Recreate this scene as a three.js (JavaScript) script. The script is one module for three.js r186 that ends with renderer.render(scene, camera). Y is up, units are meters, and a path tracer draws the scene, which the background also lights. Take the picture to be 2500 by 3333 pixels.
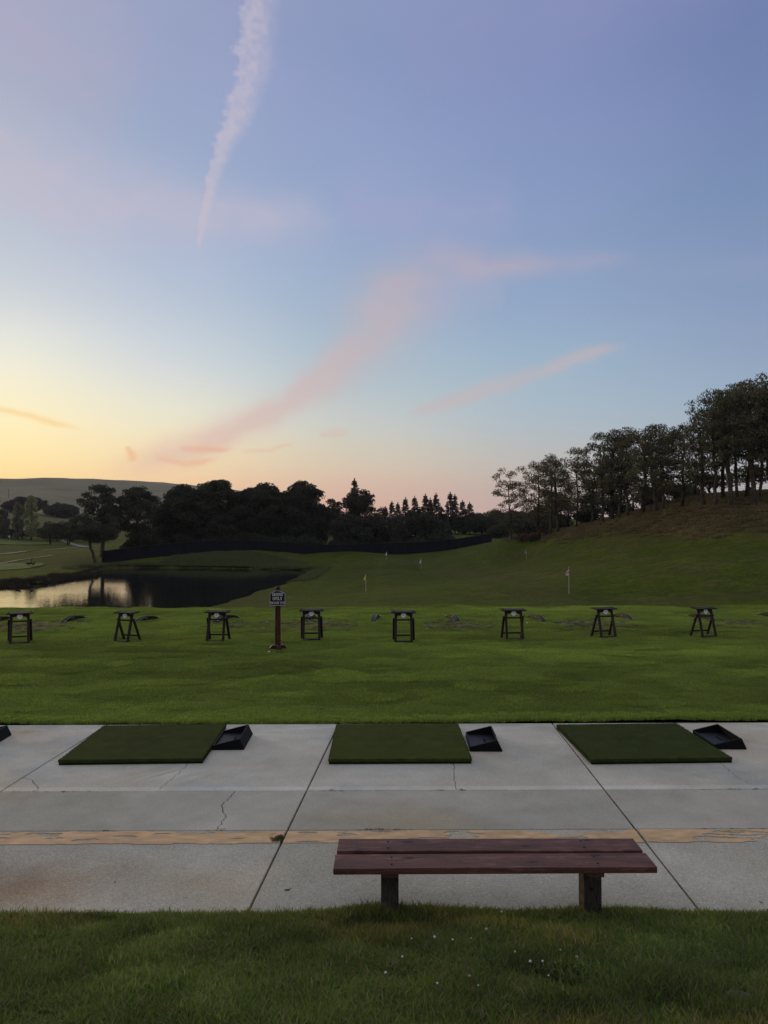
import * as THREE from 'three';
import { mergeGeometries } from 'three/addons/utils/BufferGeometryUtils.js';
import { RoundedBoxGeometry } from 'three/addons/geometries/RoundedBoxGeometry.js';
import { TextGeometry } from 'three/addons/geometries/TextGeometry.js';
import { FontLoader } from 'three/addons/loaders/FontLoader.js';

// ---------------------------------------------------------------- camera
const scene = new THREE.Scene();
const camera = new THREE.PerspectiveCamera(67.37, 768 / 1024, 0.05, 9000);
camera.rotation.order = 'YXZ';
camera.position.set(0, 2.55, 0);
camera.rotation.set(Math.atan(53.5 / 2500), 0, THREE.MathUtils.degToRad(-0.2));
scene.add(camera);

// ---------------------------------------------------------------- noise
function rng(seed) { let a = seed >>> 0; return () => { a = (a + 0x6d2b79f5) | 0; let t = Math.imul(a ^ (a >>> 15), 1 | a); t = (t + Math.imul(t ^ (t >>> 7), 61 | t)) ^ t; return ((t ^ (t >>> 14)) >>> 0) / 4294967296; }; }
const NT = new Float32Array(65536); { const r = rng(77); for (let i = 0; i < 65536; i++) NT[i] = r(); }
function vn(x, y, s = 0) {                                   // value noise 0..1
  const xi = Math.floor(x), yi = Math.floor(y); let fx = x - xi, fy = y - yi; fx = fx * fx * (3 - 2 * fx); fy = fy * fy * (3 - 2 * fy);
  const h = (i, j) => NT[((i * 73 + s * 1619) & 255) + (((j * 151 + s * 733 + ((i * 29) & 255)) & 255) << 8)];
  const a = h(xi, yi), b = h(xi + 1, yi), c = h(xi, yi + 1), d = h(xi + 1, yi + 1);
  return a + (b - a) * fx + (c - a) * fy + (a - b - c + d) * fx * fy;
}
function fbm(x, y, o = 4, s = 0) { let v = 0, a = 0.5, t = 0; for (let i = 0; i < o; i++) { v += a * vn(x, y, s + i * 7); t += a; a *= 0.5; const nx = x * 1.62 + y * 1.21 + 11.3; y = y * 1.62 - x * 1.21 + 5.7; x = nx; } return v / t; }
const sst = (a, b, x) => { const t = Math.min(1, Math.max(0, (x - a) / (b - a))); return t * t * (3 - 2 * t); };
const mix = (a, b, t) => a + (b - a) * t;
const lin = (c) => { c /= 255; return c <= 0.04045 ? c / 12.92 : Math.pow((c + 0.055) / 1.055, 2.4); };

// ---------------------------------------------------------------- sky: dawn air and thin clouds; unseen parts lightened and warmed to light the ground
const SUN_AZ = -42;
{
  const RA = [0, 16, 26, 40, 54, 68, 100, 180], EL = [0, 2.5, 5, 8, 12, 16, 21, 27, 34, 50, 90];
  const T = [  // rows: elevation, columns: azimuth away from the sun
    [[270, 203, 128], [268, 203, 137], [255, 195, 148], [225, 180, 160], [197, 173, 167], [180, 171, 173], [182, 171, 180], [186, 175, 184]],
    [[273, 227, 141], [271, 226, 152], [259, 210, 160], [227, 189, 167], [199, 180, 171], [182, 177, 178], [184, 174, 184], [188, 178, 186]],
    [[270, 244, 170], [269, 242, 176], [254, 228, 182], [219, 204, 182], [191, 189, 186], [172, 179, 187], [178, 177, 191], [187, 180, 191]],
    [[263, 249, 198], [259, 246, 202], [239, 234, 208], [202, 206, 202], [174, 189, 200], [155, 176, 193], [166, 175, 193], [181, 178, 191]],
    [[241, 239, 218], [234, 236, 220], [209, 218, 219], [178, 194, 207], [157, 181, 201], [141, 163, 190], [155, 168, 192], [173, 173, 190]],
    [[212, 217, 218], [204, 212, 217], [184, 199, 213], [163, 182, 206], [146, 168, 199], [130, 153, 186], [146, 160, 188], [168, 169, 187]],
    [[193, 198, 211], [185, 194, 211], [167, 183, 209], [153, 170, 204], [138, 158, 195], [122, 145, 182], [144, 157, 187], [168, 169, 188]],
    [[177, 182, 203], [172, 180, 204], [159, 171, 203], [147, 161, 200], [132, 149, 191], [115, 135, 177], [144, 154, 186], [170, 169, 188]],
    [[168, 171, 196], [164, 169, 197], [154, 163, 196], [143, 154, 194], [129, 143, 186], [112, 129, 173], [148, 154, 186], [172, 170, 189]],
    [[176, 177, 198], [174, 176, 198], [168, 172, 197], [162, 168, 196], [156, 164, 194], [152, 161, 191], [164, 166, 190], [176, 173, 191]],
    [[188, 182, 197], [188, 182, 197], [188, 182, 197], [188, 182, 197], [188, 182, 197], [188, 182, 197], [188, 182, 197], [188, 182, 197]],  // zenith, out of view, made lighter and less blue to brighten the ground
  ];
  const cr = (p0, p1, p2, p3, t) => p1 + 0.5 * t * (p2 - p0 + t * (2 * p0 - 5 * p1 + 4 * p2 - p3 + t * (3 * (p1 - p2) + p3 - p0)));
  const seg = (A, v) => { let i = 0; while (i < A.length - 2 && v > A[i + 1]) i++; return [i, Math.min(1, Math.max(0, (v - A[i]) / (A[i + 1] - A[i])))]; };
  const at = (i, j, k) => T[Math.min(T.length - 1, Math.max(0, i))][Math.min(7, Math.max(0, j))][k];
  // clouds: [azimuth, elevation, half width] along the middle line in degrees
  const clouds = [
    { p: [[-7, 52, 1.6], [-8.4, 40.2, 1.38], [-9.2, 36.9, 1.24], [-9.4, 34.6, 1.11], [-9.7, 31.6, 1.11], [-10.6, 28.7, 0.93], [-11.8, 26.4, 0.62], [-12.7, 24.1, 0.45], [-13.2, 22.0, 0.31], [-13.6, 20.2, 0.17], [-13.6, 19.3, 0.07]], c: [206, 192, 204], a: 0.66, trail: 1 },
    { p: [[-20.8, 4.0, 0.62], [-17.7, 4.7, 0.97], [-13.9, 6.1, 1.17], [-9.9, 7.7, 1.11], [-6.5, 9.6, 1.17], [-2.7, 12.2, 1.9], [-0.2, 15.0, 2.9], [1.9, 17.2, 2.7], [4.0, 18.8, 1.8], [7.7, 18.9, 1.05], [12.7, 18.6, 0.75], [17, 18.6, 0.6], [20, 18.4, 0.4]], c: [232, 190, 174], c2: [176, 168, 192], a: 0.6, f: 0.6 },
    { p: [[1.4, 8.1, 0.28], [4.5, 9.2, 0.62], [8.0, 10.3, 0.69], [11.3, 11.2, 0.62], [15.0, 12.3, 0.48], [18.5, 13.1, 0.21]], c: [204, 182, 182], a: 0.52, f: 0.45 },
    { p: [[-15.0, 5.8, 0.14], [-13.2, 5.9, 0.24], [-10.9, 5.9, 0.1]], c: [238, 176, 146], a: 0.6, f: 0.4 },
    { p: [[-18.6, 5.9, 0.1], [-18.2, 5.2, 0.28], [-18.0, 4.6, 0.31]], c: [246, 182, 128], a: 0.65, f: 0.4 },
    { p: [[-40, 9.5, 0.3], [-28.3, 8.0, 0.21], [-26.6, 7.9, 0.21], [-23.8, 7.4, 0.24], [-21.1, 6.6, 0.1]], c: [255, 212, 140], a: 0.6, f: 0.3 },
    { p: [[-16.8, 5.1, 0.14], [-14.5, 4.8, 0.24], [-11.9, 5.3, 0.14]], c: [242, 182, 146], a: 0.5, f: 0.4 },
    { p: [[-5.1, 7.0, 0.14], [-3.8, 7.2, 0.28], [-2.4, 7.3, 0.14]], c: [222, 184, 170], a: 0.45, f: 0.4 },
    { p: [[-10.6, 5.5, 0.1], [-8.2, 5.7, 0.17], [-6.5, 6.4, 0.1]], c: [230, 186, 160], a: 0.45, f: 0.4 },
    { p: [[-48, 29, 4], [-30.8, 25.1, 3.11], [-26.7, 23.6, 3.11], [-22.4, 22.4, 3.11], [-16.8, 21.9, 2.42], [-7.9, 21.9, 1.73], [-1.0, 22.2, 1.73]], c: [200, 190, 204], a: 0.5, f: 0.75 },
    { p: [[-44, 38, 5], [-29.5, 32.5, 4.14], [-23.9, 30.5, 4.14], [-16.8, 27.3, 3.8]], c: [180, 172, 194], a: 0.45, f: 0.7 },
    { p: [[0.8, 30.9, 2.76], [6.1, 32.3, 2.76], [14.5, 33.1, 2.07], [30, 36, 3]], c: [146, 150, 190], a: 0.3, f: 0.7 },
    { p: [[-4.4, 23.6, 1.73], [4.3, 22.1, 2.42], [11.1, 21.8, 1.73]], c: [166, 166, 204], a: 0.4, f: 0.7 },
    { p: [[2.5, 16.6, 2.07], [6.0, 16.8, 2.07], [9.4, 17.3, 1.04]], c: [176, 174, 200], a: 0.32, f: 0.7 },
    { p: [[16.0, 17.8, 1.04], [22.2, 17.4, 1.04], [29.2, 16.6, 1.04], [60, 16, 2]], c: [146, 160, 192], a: 0.4, f: 0.6 },
  ];
  for (const c of clouds) { c.b = [1e9, -1e9, 1e9, -1e9]; for (const [a, e, w] of c.p) { const m = w * 2.6 + 0.4; c.b = [Math.min(c.b[0], a - m), Math.max(c.b[1], a + m), Math.min(c.b[2], e - m), Math.max(c.b[3], e + m)]; } }
  const W = 4096, Hh = 2048, D = new Float32Array(W * Hh * 4);
  const row = new Float32Array(8 * 3);
  for (let j = 0; j < Hh; j++) {
    const el = ((j + 0.5) / Hh - 0.5) * 180, ee = Math.max(0, el), [ei, et] = seg(EL, ee);
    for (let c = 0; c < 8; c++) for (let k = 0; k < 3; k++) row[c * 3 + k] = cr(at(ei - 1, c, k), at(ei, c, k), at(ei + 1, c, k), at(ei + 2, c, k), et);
    for (let i = 0; i < W; i++) {
      const th = ((i + 0.5) / W - 0.5) * Math.PI * 2;                          // atan2(z, x)
      let az = (th * 180) / Math.PI + 90; if (az > 180) az -= 360;             // 0 = straight ahead (-z), positive to the right
      let rel = Math.abs(az - SUN_AZ); if (rel > 180) rel = 360 - rel;
      const [ri, rt] = seg(RA, rel), st = rt * rt * (3 - 2 * rt) * 0.35 + rt * 0.65;
      let r = mix(row[ri * 3], row[ri * 3 + 3], st), g = mix(row[ri * 3 + 1], row[ri * 3 + 4], st), b = mix(row[ri * 3 + 2], row[ri * 3 + 5], st);
      if (el > 0) {
        const caz = az * Math.cos((el * Math.PI) / 180);
        if (el > 3) {                                                          // faint lilac veil everywhere
          const v = (fbm(caz * 0.06 + 40, el * 0.11 + 9, 4, 3) - 0.45) * sst(3, 14, el);
          r += v * 16; g += v * 5; b += v * 9;
        }
        for (const c of clouds) {
          if (az < c.b[0] || az > c.b[1] || el < c.b[2] || el > c.b[3]) continue;
          const wob = c.trail ? 0 : 0.5;
          const wa = az + (fbm(az * 0.5, el * 0.6, 3, 5) - 0.5) * wob, we = el + (fbm(az * 0.5 + 30, el * 0.6, 3, 6) - 0.5) * wob;
          let best = 1e9, bw = 1, bt = 0, side = 1;
          const ce = Math.cos((el * Math.PI) / 180);
          for (let n = 0; n < c.p.length - 1; n++) {
            const [ax, ay, aw] = c.p[n], [bx, by, bw2] = c.p[n + 1];
            const dx = (bx - ax) * ce, dy = by - ay, px = (wa - ax) * ce, py = we - ay;
            const t = Math.min(1, Math.max(0, (px * dx + py * dy) / (dx * dx + dy * dy)));
            const ox = px - dx * t, oy = py - dy * t, w = mix(aw, bw2, t), d = Math.sqrt(ox * ox + oy * oy) / w;
            if (d < best) { best = d; bw = w; bt = (n + t) / (c.p.length - 1); side = dx * oy - dy * ox; }
          }
          let a;
          if (c.trail) {
            const cren = fbm(az * 2.2, el * 4.2, 4, 8) * 1.25 + fbm(az * 0.8, el * 1.1, 2, 31) * 0.45 - 0.35;
            const left = side < 0;                                             // crisp crinkled western edge, soft eastern one
            a = left ? 1 - sst(0.15 + cren * 0.9, 0.4 + cren * 1.1, best) : 1 - sst(0.1, 1.6, best + 0.5 * (fbm(az * 1.4, el * 3, 3, 17) - 0.5));
            a *= 0.3 + 1.1 * fbm(az * 2.4, el * 3.4, 4, 12);
            a *= mix(0.75, 1, bt) * (1 - sst(0.9, 1, bt));
          } else {
            a = Math.exp(-best * best * 1.1) * (1 - c.f + c.f * 2 * fbm(caz * 0.35 - el * 0.3, el * 0.5 + caz * 0.15, 4, 14));
            a *= sst(0, 0.14, bt) * (1 - sst(0.8, 1, bt));
          }
          a = Math.min(1, Math.max(0, a)) * c.a;
          const m = c.c2 ? bt : 0, c2 = c.c2 || c.c;
          r = mix(r, mix(c.c[0], c2[0], m), a); g = mix(g, mix(c.c[1], c2[1], m), a); b = mix(b, mix(c.c[2], c2[2], m), a);
        }
      }
      const o = (j * W + i) * 4; D[o] = lin(r); D[o + 1] = lin(g); D[o + 2] = lin(b); D[o + 3] = 1;
    }
  }
  const sky = new THREE.DataTexture(D, W, Hh, THREE.RGBAFormat, THREE.FloatType);
  sky.mapping = THREE.EquirectangularReflectionMapping; sky.magFilter = THREE.LinearFilter; sky.minFilter = THREE.LinearFilter; sky.colorSpace = THREE.LinearSRGBColorSpace; sky.needsUpdate = true;
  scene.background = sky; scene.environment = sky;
}

// ---------------------------------------------------------------- the sun, just over the ridge on the left, spread wide by thin cloud
const sun = new THREE.DirectionalLight(new THREE.Color(1, 0.66, 0.36), 1.2);
{ const a = (SUN_AZ * Math.PI) / 180, e = (7 * Math.PI) / 180; sun.position.set(Math.sin(a) * Math.cos(e) * 300, Math.sin(e) * 300, -Math.cos(a) * Math.cos(e) * 300); sun.target.position.set(0, 0, -60); }
sun.position.z -= 60; sun.castShadow = true; sun.shadow.radius = 32; sun.shadow.mapSize.set(2048, 2048);
Object.assign(sun.shadow.camera, { left: -160, right: 160, top: 90, bottom: -90, near: 1, far: 900 });
scene.add(sun, sun.target);
scene.fog = new THREE.FogExp2(new THREE.Color(0.86, 0.86, 0.88), 0.00007);   // thin morning haze

const renderer = new THREE.WebGLRenderer({ antialias: true });
renderer.toneMapping = THREE.LinearToneMapping; renderer.toneMappingExposure = 1.0; renderer.shadowMap.enabled = true;

// ---------------------------------------------------------------- helpers
const V = (x, y, z) => new THREE.Vector3(x, y, z);
const taken = {};
function numbered(n) { const k = taken[n] ?? 0; taken[n] = k + 1; return k ? `${n}_${String(k).padStart(3, '0')}` : n; }
function mesh(name, geo, mat, parent) {
  const m = new THREE.Mesh(geo, mat); m.castShadow = m.receiveShadow = true;
  m.name = parent ? name : numbered(name); (parent || scene).add(m); return m;
}
function tag(o, label, category, group) { o.userData.label = label; o.userData.category = category; if (group) o.userData.group = group; return o; }
function struct(o) { o.userData.kind = 'structure'; return o; }
function stuff(o) { o.userData.kind = 'stuff'; return o; }
function thing(name, pos, turn = 0) { const g = new THREE.Group(); g.name = numbered(name); g.position.copy(pos); g.rotation.y = turn; scene.add(g); return g; }
function dup(o, pos, turn) { const c = o.clone(); c.name = numbered(o.name.replace(/_\d{3}$/, '')); c.userData = { ...o.userData }; c.position.copy(pos); c.rotation.y = turn; scene.add(c); return c; }
function rgb(r, g, b) { return new THREE.Color().setRGB(r, g, b); }
function std(color, roughness = 0.9, extra = {}) { return new THREE.MeshPhysicalMaterial({ color, roughness, specularIntensity: roughness > 0.84 ? 0.15 : 0.45, ...extra }); }
function tex(w, h, fn, { srgb = true, repeat } = {}) {
  const d = new Uint8Array(w * h * 4);
  for (let j = 0; j < h; j++) for (let i = 0; i < w; i++) { const c = fn(i / w, j / h, i, j), o = (j * w + i) * 4; d[o] = Math.max(0, Math.min(255, c[0])); d[o + 1] = Math.max(0, Math.min(255, c[1])); d[o + 2] = Math.max(0, Math.min(255, c[2])); d[o + 3] = c[3] ?? 255; }
  const t = new THREE.DataTexture(d, w, h, THREE.RGBAFormat); t.magFilter = THREE.LinearFilter; t.minFilter = THREE.LinearMipmapLinearFilter; t.wrapS = t.wrapT = THREE.RepeatWrapping;
  if (srgb) t.colorSpace = THREE.SRGBColorSpace; if (repeat) t.repeat.set(...repeat); t.needsUpdate = true; return t;
}
// tileable fbm: blends four shifted copies
function tfbm(u, v, f, o, s) { const w = (a) => a * a * (3 - 2 * a); const a = fbm(u * f, v * f, o, s), b = fbm((u - 1) * f, v * f, o, s), c = fbm(u * f, (v - 1) * f, o, s), d = fbm((u - 1) * f, (v - 1) * f, o, s); const x = w(u), y = w(v); return mix(mix(a, b, x), mix(c, d, x), y); }
function box(w, h, d, x = 0, y = 0, z = 0, r = 0.004) { const g = new RoundedBoxGeometry(w, h, d, 1, Math.min(r, w / 2.2, h / 2.2, d / 2.2)); g.translate(x, y, z); return g; }
function bar(a, b, w, t, r = 0.003) {                        // a rounded bar from a to b; w across x, t the other way
  const L = a.distanceTo(b), g = new RoundedBoxGeometry(w, L, t, 1, r), d = b.clone().sub(a).normalize();
  g.applyQuaternion(new THREE.Quaternion().setFromUnitVectors(V(0, 1, 0), d)); g.translate((a.x + b.x) / 2, (a.y + b.y) / 2, (a.z + b.z) / 2); return g;
}

// ---------------------------------------------------------------- terrain
// surveyed heights: x, metres down range, height
const survey = [[37.5, 75, 1.58], [43.0, 88, 5.29], [39.6, 92, 4.88], [38.7, 100, 5.01], [37.1, 105, 4.61], [35.2, 112, 3.9], [33.6, 118, 3.33], [31.3, 125, 2.44], [29.3, 130, 1.82], [28.1, 140, 0.27], [24.9, 150, 0.3], [14.5, 60, -2.6], [-2.2, 90, -4.88], [7.2, 150, -5.2], [0.6, 172, -4.26], [24.1, 130, -2.83], [4.6, 46, -1.95], [13.7, 46, -1.97], [22.9, 46, -1.95], [26.0, 62, -0.76], [24.0, 80, -1.37], [33.9, 93, 1.43], [35.9, 80, 1.69], [26.6, 122, 0.31], [-3.7, 62, -3.5], [8.5, 85, -3.59], [0, 125, -4.94], [19.6, 140, -1.99], [-63.1, 172, -4.6], [-41.8, 188, -3.01], [-34.2, 190, -2.57], [-20.3, 195, -3.85], [2.3, 195, -3.85], [13.0, 188, -2.98], [18.3, 180, -1.9], [23.7, 172, -0.63], [-74.9, 150, -5.5], [-109.9, 220, -4.89], [-85.5, 225, -3.44], [-139.9, 280, -3.56], [-152.4, 330, -2.19], [-125.4, 330, -2.95], [-221.8, 520, 11.2], [-350.2, 700, 32.6], [-281.8, 700, 19.5], [-224.0, 700, 11.7], [-21.2, 230, 1.06], [23.0, 250, 0.47], [30.0, 300, 0.89], [-52.8, 240, -1.1], [0, 260, -0.57], [39.6, 220, -0.05], [57.2, 220, 2.79], [66.4, 200, 3.9], [75.6, 180, 4.6], [88.6, 180, 5.0], [134.4, 420, 9], [193.2, 420, 8], [63.4, 480, 3.5], [9.6, 480, 3.5], [-67.2, 480, 2.8], [-130, 500, 4], [-1000.9, 2000, 135.8], [-952.8, 2000, 133.2], [-912.8, 2000, 136.3], [-827.1, 2000, 137.6], [-775, 2000, 132.6], [-740.5, 2000, 125.2], [-622.7, 2000, 103.2], [-583.5, 2000, 98.2], [-440.1, 2000, 68.1], [-177.7, 2000, 19.2], [199.9, 2000, 12], [599.8, 2000, 6], [999.7, 2000, 6], [-598.2, 1300, 46.3], [-442.1, 1300, 27.5], [-182.1, 1300, 7.3], [233.9, 1300, 5.9],
  [-20, 30, -2.2], [0, 30, -1.3], [20, 30, -1.2], [-50, 32, -3], [50, 32, -0.6], [-40, 75, -6.2], [-80, 90, -6.2], [-120, 100, -6], [-150, 160, -5.4], [-40, 130, -6.4], [60, 60, 3.5], [80, 90, 6], [60, 120, 6], [0, 20, -0.9], [20, 12, -0.9], [-20, 12, -1], [0, 0, -0.9], [0, -30, 0], [60, -10, 1], [-60, 0, -2], [0, -200, 4], [-300, 100, -2], [300, 100, 8], [-1500, 300, 20], [1500, 300, 10], [-2000, 3000, 80], [0, 3000, 10], [2000, 3000, 10]];
const AS = 40, wx = (x) => Math.asinh(x / AS), wx1 = (s) => AS * Math.sinh(s);
const tps = (() => {
  const n = survey.length, N = n + 3, A = [], P = survey.map(([x, d]) => [wx(x), wx(d)]), U = (a, b) => { const r2 = (a[0] - b[0]) ** 2 + (a[1] - b[1]) ** 2; return r2 < 1e-12 ? 0 : 0.5 * r2 * Math.log(r2); };
  for (let i = 0; i < N; i++) { const row = new Float64Array(N + 1); if (i < n) { for (let j = 0; j < n; j++) row[j] = U(P[i], P[j]); row[i] += 0.0006; row[n] = 1; row[n + 1] = P[i][0]; row[n + 2] = P[i][1]; row[N] = Math.asinh(survey[i][2] / 4); } else for (let j = 0; j < n; j++) row[j] = i === n ? 1 : P[j][i - n - 1]; A.push(row); }
  for (let c = 0; c < N; c++) { let p = c; for (let r = c + 1; r < N; r++) if (Math.abs(A[r][c]) > Math.abs(A[p][c])) p = r; [A[c], A[p]] = [A[p], A[c]]; for (let r = c + 1; r < N; r++) { const f = A[r][c] / A[c][c]; if (f) for (let k = c; k <= N; k++) A[r][k] -= f * A[c][k]; } }
  const w = new Float64Array(N); for (let r = N - 1; r >= 0; r--) { let s = A[r][N]; for (let k = r + 1; k < N; k++) s -= A[r][k] * w[k]; w[r] = s / A[r][r]; }
  return (x, d) => { const q = [wx(x), wx(d)]; let s = w[n] + w[n + 1] * q[0] + w[n + 2] * q[1]; for (let i = 0; i < n; i++) s += w[i] * U(q, P[i]); return 4 * Math.sinh(s); };
})();
const POND_Y = -6;
const pondShore = [[-18.4, 85], [-16.8, 105], [-14.1, 121.5], [-13.9, 131], [-14.1, 157], [-22, 160.5], [-37, 167], [-52, 171], [-60, 169], [-62.5, 163], [-61.5, 155], [-57, 151.5], [-55, 148], [-54, 137.5], [-55.5, 132], [-55, 126], [-54.5, 120.5], [-60, 118.5], [-75, 119], [-90, 108], [-104, 90], [-92, 66], [-60, 58], [-32, 60], [-21, 70]];
function shoreDist(x, d) {                                   // metres to the shore, negative in the water
  let best = 1e9, ins = false; const n = pondShore.length;
  for (let i = 0, j = n - 1; i < n; j = i++) {
    const [ax, ay] = pondShore[j], [bx, by] = pondShore[i], dx = bx - ax, dy = by - ay;
    const t = Math.min(1, Math.max(0, ((x - ax) * dx + (d - ay) * dy) / (dx * dx + dy * dy)));
    best = Math.min(best, (x - ax - dx * t) ** 2 + (d - ay - dy * t) ** 2);
    if ((ay > d) !== (by > d) && x < ((bx - ax) * (d - ay)) / (by - ay) + ax) ins = !ins;
  }
  return Math.sqrt(best) * (ins ? -1 : 1);
}
function groundY(x, d) {
  let h = tps(x, d);
  const far = sst(28, 60, d), big = sst(400, 900, d);
  h += far * ((fbm(x * 0.07, d * 0.045, 3, 21) - 0.5) * 0.9 + (fbm(x * 0.4, d * 0.3, 2, 22) - 0.5) * 0.12);
  h += big * ((fbm(x * 0.006, d * 0.004, 4, 23) - 0.5) * 13 * sst(-100, -500, x) + (fbm(x * 0.02, d * 0.012, 3, 24) - 0.5) * 5 * sst(0, -300, x));
  if (d > 45 && d < 190 && x < 20 && x > -130) {
    const s = shoreDist(x, d) + (fbm(x * 0.25, d * 0.25, 3, 25) - 0.5) * 2.2;
    if (s < 0) h = Math.min(h, POND_Y - 0.05 - Math.min(1.4, -s * 0.3));
    else h = Math.max(h, POND_Y + 0.1 + Math.min(0.45, s * 0.3));
    if (s >= 0 && s < 8) h = mix(Math.min(h, POND_Y + 0.55 + s * 0.08), h, sst(0, 8, s));
  }
  if (d < 27.5) h = Math.min(h, -0.75);
  return h;
}
// ground colours: turf tones, dry hillside, far dry hills paled for haze
function groundColor(x, d, y) {
  const n1 = fbm(x * 0.05, d * 0.035, 4, 31), n2 = fbm(x * 0.35, d * 0.22, 3, 32), n3 = fbm(x * 1.3, d * 0.8, 2, 33);
  let c = [0.084, 0.114, 0.014];
  const k = 0.72 + 0.5 * n1 + 0.28 * (n2 - 0.5) + 0.25 * (n3 - 0.5);
  c = [c[0] * k * (0.9 + 0.25 * n2), c[1] * k, c[2] * k];
  const tan = Math.max(sst(0.52, 0.72, fbm(x * 0.09 + 7, d * 0.06, 4, 34)) * 0.5, 0.9 * Math.exp(-((x - 20.5) ** 2) / 22 - (d - 112) ** 2 / 10), 0.5 * sst(0.6, 0.7, fbm(x * 0.12 + 3, d * 0.4, 3, 39)));            // worn straw patches
  c = [mix(c[0], 0.115, tan), mix(c[1], 0.1, tan), mix(c[2], 0.04, tan)];
  const edge = 0.5 + Math.max(0, 130 - d) * 0.026 + (fbm(x * 0.16, d * 0.12, 4, 35) - 0.5) * 2.2;
  const dry = x > 14 && d > 55 && d < 170 ? sst(-0.45, 0.5, y - edge) * sst(15, 24, x) : 0;   // unmown, dry upper hillside
  const dk = 0.75 + 0.5 * n2 + 0.3 * (n3 - 0.5), gm = sst(0.5, 0.68, fbm(x * 0.13, d * 0.1, 3, 36));
  const dc = [mix(0.12, 0.085, gm) * dk, mix(0.088, 0.09, gm) * dk, mix(0.038, 0.026, gm) * dk];
  c = c.map((v, i) => mix(v, dc[i], dry));
  const fr = sst(330, 620, d) * sst(40, -60, x);
  const fk = 0.75 + 0.5 * fbm(x * 0.012, d * 0.008, 4, 37);
  c = c.map((v, i) => mix(v, [0.27, 0.245, 0.15][i] * fk, fr * sst(0.35, 0.6, fbm(x * 0.01, d * 0.01, 3, 38) + 0.25)));  // dry hill tone, raised so the colour carries distant haze
  if (d > 70 && d < 185 && x < 5 && x > -110) {                                        // muddy rim of the pond
    const s = Math.abs(shoreDist(x, d)), m = 1 - sst(0.4, 1.8, s);
    c = c.map((v, i) => mix(v, [0.07, 0.055, 0.035][i], m * 0.8));
  }
  return c;
}
const turfMap = tex(512, 512, (u, v) => { const a = tfbm(u, v, 40, 3, 41), b = tfbm(u, v, 9, 3, 42), k = 222 + 110 * (a - 0.5) + 70 * (b - 0.5); return [k * (1 + (a - 0.5) * 0.12), k, k * (0.95 - (b - 0.5) * 0.2)]; });
const turfBump = tex(512, 512, (u, v) => { const k = 255 * (0.65 * tfbm(u, v, 60, 3, 43) + 0.35 * tfbm(u, v, 16, 3, 44)); return [k, k, k]; }, { srgb: false });
{
  const ns = 460, nt = 430, s0 = -4.75, s1 = 4.75, t0 = -2.5, t1 = 5.2;
  const pos = new Float32Array((ns + 1) * (nt + 1) * 3), col = new Float32Array(pos.length), uv = new Float32Array((ns + 1) * (nt + 1) * 2), idx = [];
  for (let j = 0; j <= nt; j++) for (let i = 0; i <= ns; i++) {
    const x = wx1(s0 + ((s1 - s0) * i) / ns), d = wx1(t0 + ((t1 - t0) * j) / nt), y = groundY(x, d), o = j * (ns + 1) + i;
    pos.set([x, y, -d], o * 3); col.set(groundColor(x, d, y), o * 3); uv.set([x / 9, d / 9], o * 2);
    if (i < ns && j < nt) idx.push(o, o + 1, o + ns + 2, o, o + ns + 2, o + ns + 1);
  }
  const g = new THREE.BufferGeometry(); g.setAttribute('position', new THREE.BufferAttribute(pos, 3)); g.setAttribute('color', new THREE.BufferAttribute(col, 3)); g.setAttribute('uv', new THREE.BufferAttribute(uv, 2)); g.setIndex(idx); g.computeVertexNormals();
  const m = mesh('ground', g, std(0xffffff, 0.95, { vertexColors: true, specularIntensity: 0.05, map: turfMap, bumpMap: turfBump, bumpScale: 0.05 }));
  struct(m).userData.label = 'rolling mown practice range, hillside and far dry hills';
}
// ---- pond
const waveBump = tex(1024, 1024, (u, v) => { const k = 255 * (0.55 * tfbm(u, v * 1, 14, 3, 51) + 0.45 * tfbm(u, v, 46, 2, 52)); return [k, k, k]; }, { srgb: false });
{
  const g = new THREE.PlaneGeometry(150, 140, 1, 1); g.rotateX(-Math.PI / 2); g.translate(-55, POND_Y, -118);
  const uv = g.attributes.uv, p = g.attributes.position; for (let i = 0; i < uv.count; i++) uv.setXY(i, p.getX(i) / 10, p.getZ(i) / 10);
  const m = mesh('pond', g, new THREE.MeshPhysicalMaterial({ color: rgb(0.012, 0.014, 0.01), roughness: 0.05, ior: 1.33, bumpMap: waveBump, bumpScale: 0.009 }));
  struct(m).userData.label = 'still pond below the tee reflecting dawn sky and dark trees';
}
// strips and patches laid on the ground
function drape(name, pts, halfWidth, mat, lift, label) {
  const c = new THREE.CatmullRomCurve3(pts.map(([x, d]) => V(x, 0, -d))), n = Math.ceil(c.getLength() / 1.5), pos = [], idx = [], uv = [];
  for (let i = 0; i <= n; i++) { const p = c.getPointAt(i / n), t = c.getTangentAt(i / n); for (let k = -2; k <= 2; k++) { const hw = (halfWidth * k) / 2, x = p.x - t.z * hw, z = p.z + t.x * hw; pos.push(x, Math.max(groundY(x, -z), groundY(x + 0.8, -z), groundY(x - 0.8, -z)) + lift, z); uv.push(x / 3, z / 3); if (i < n && k < 2) { const o = i * 5 + k + 2; idx.push(o, o + 5, o + 1, o + 1, o + 5, o + 6); } } }
  const g = new THREE.BufferGeometry(); g.setAttribute('position', new THREE.Float32BufferAttribute(pos, 3)); g.setAttribute('uv', new THREE.Float32BufferAttribute(uv, 2)); g.setIndex(idx); g.computeVertexNormals();
  const m = struct(mesh(name, g, mat)); m.userData.label = label; return m;
}
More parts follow.
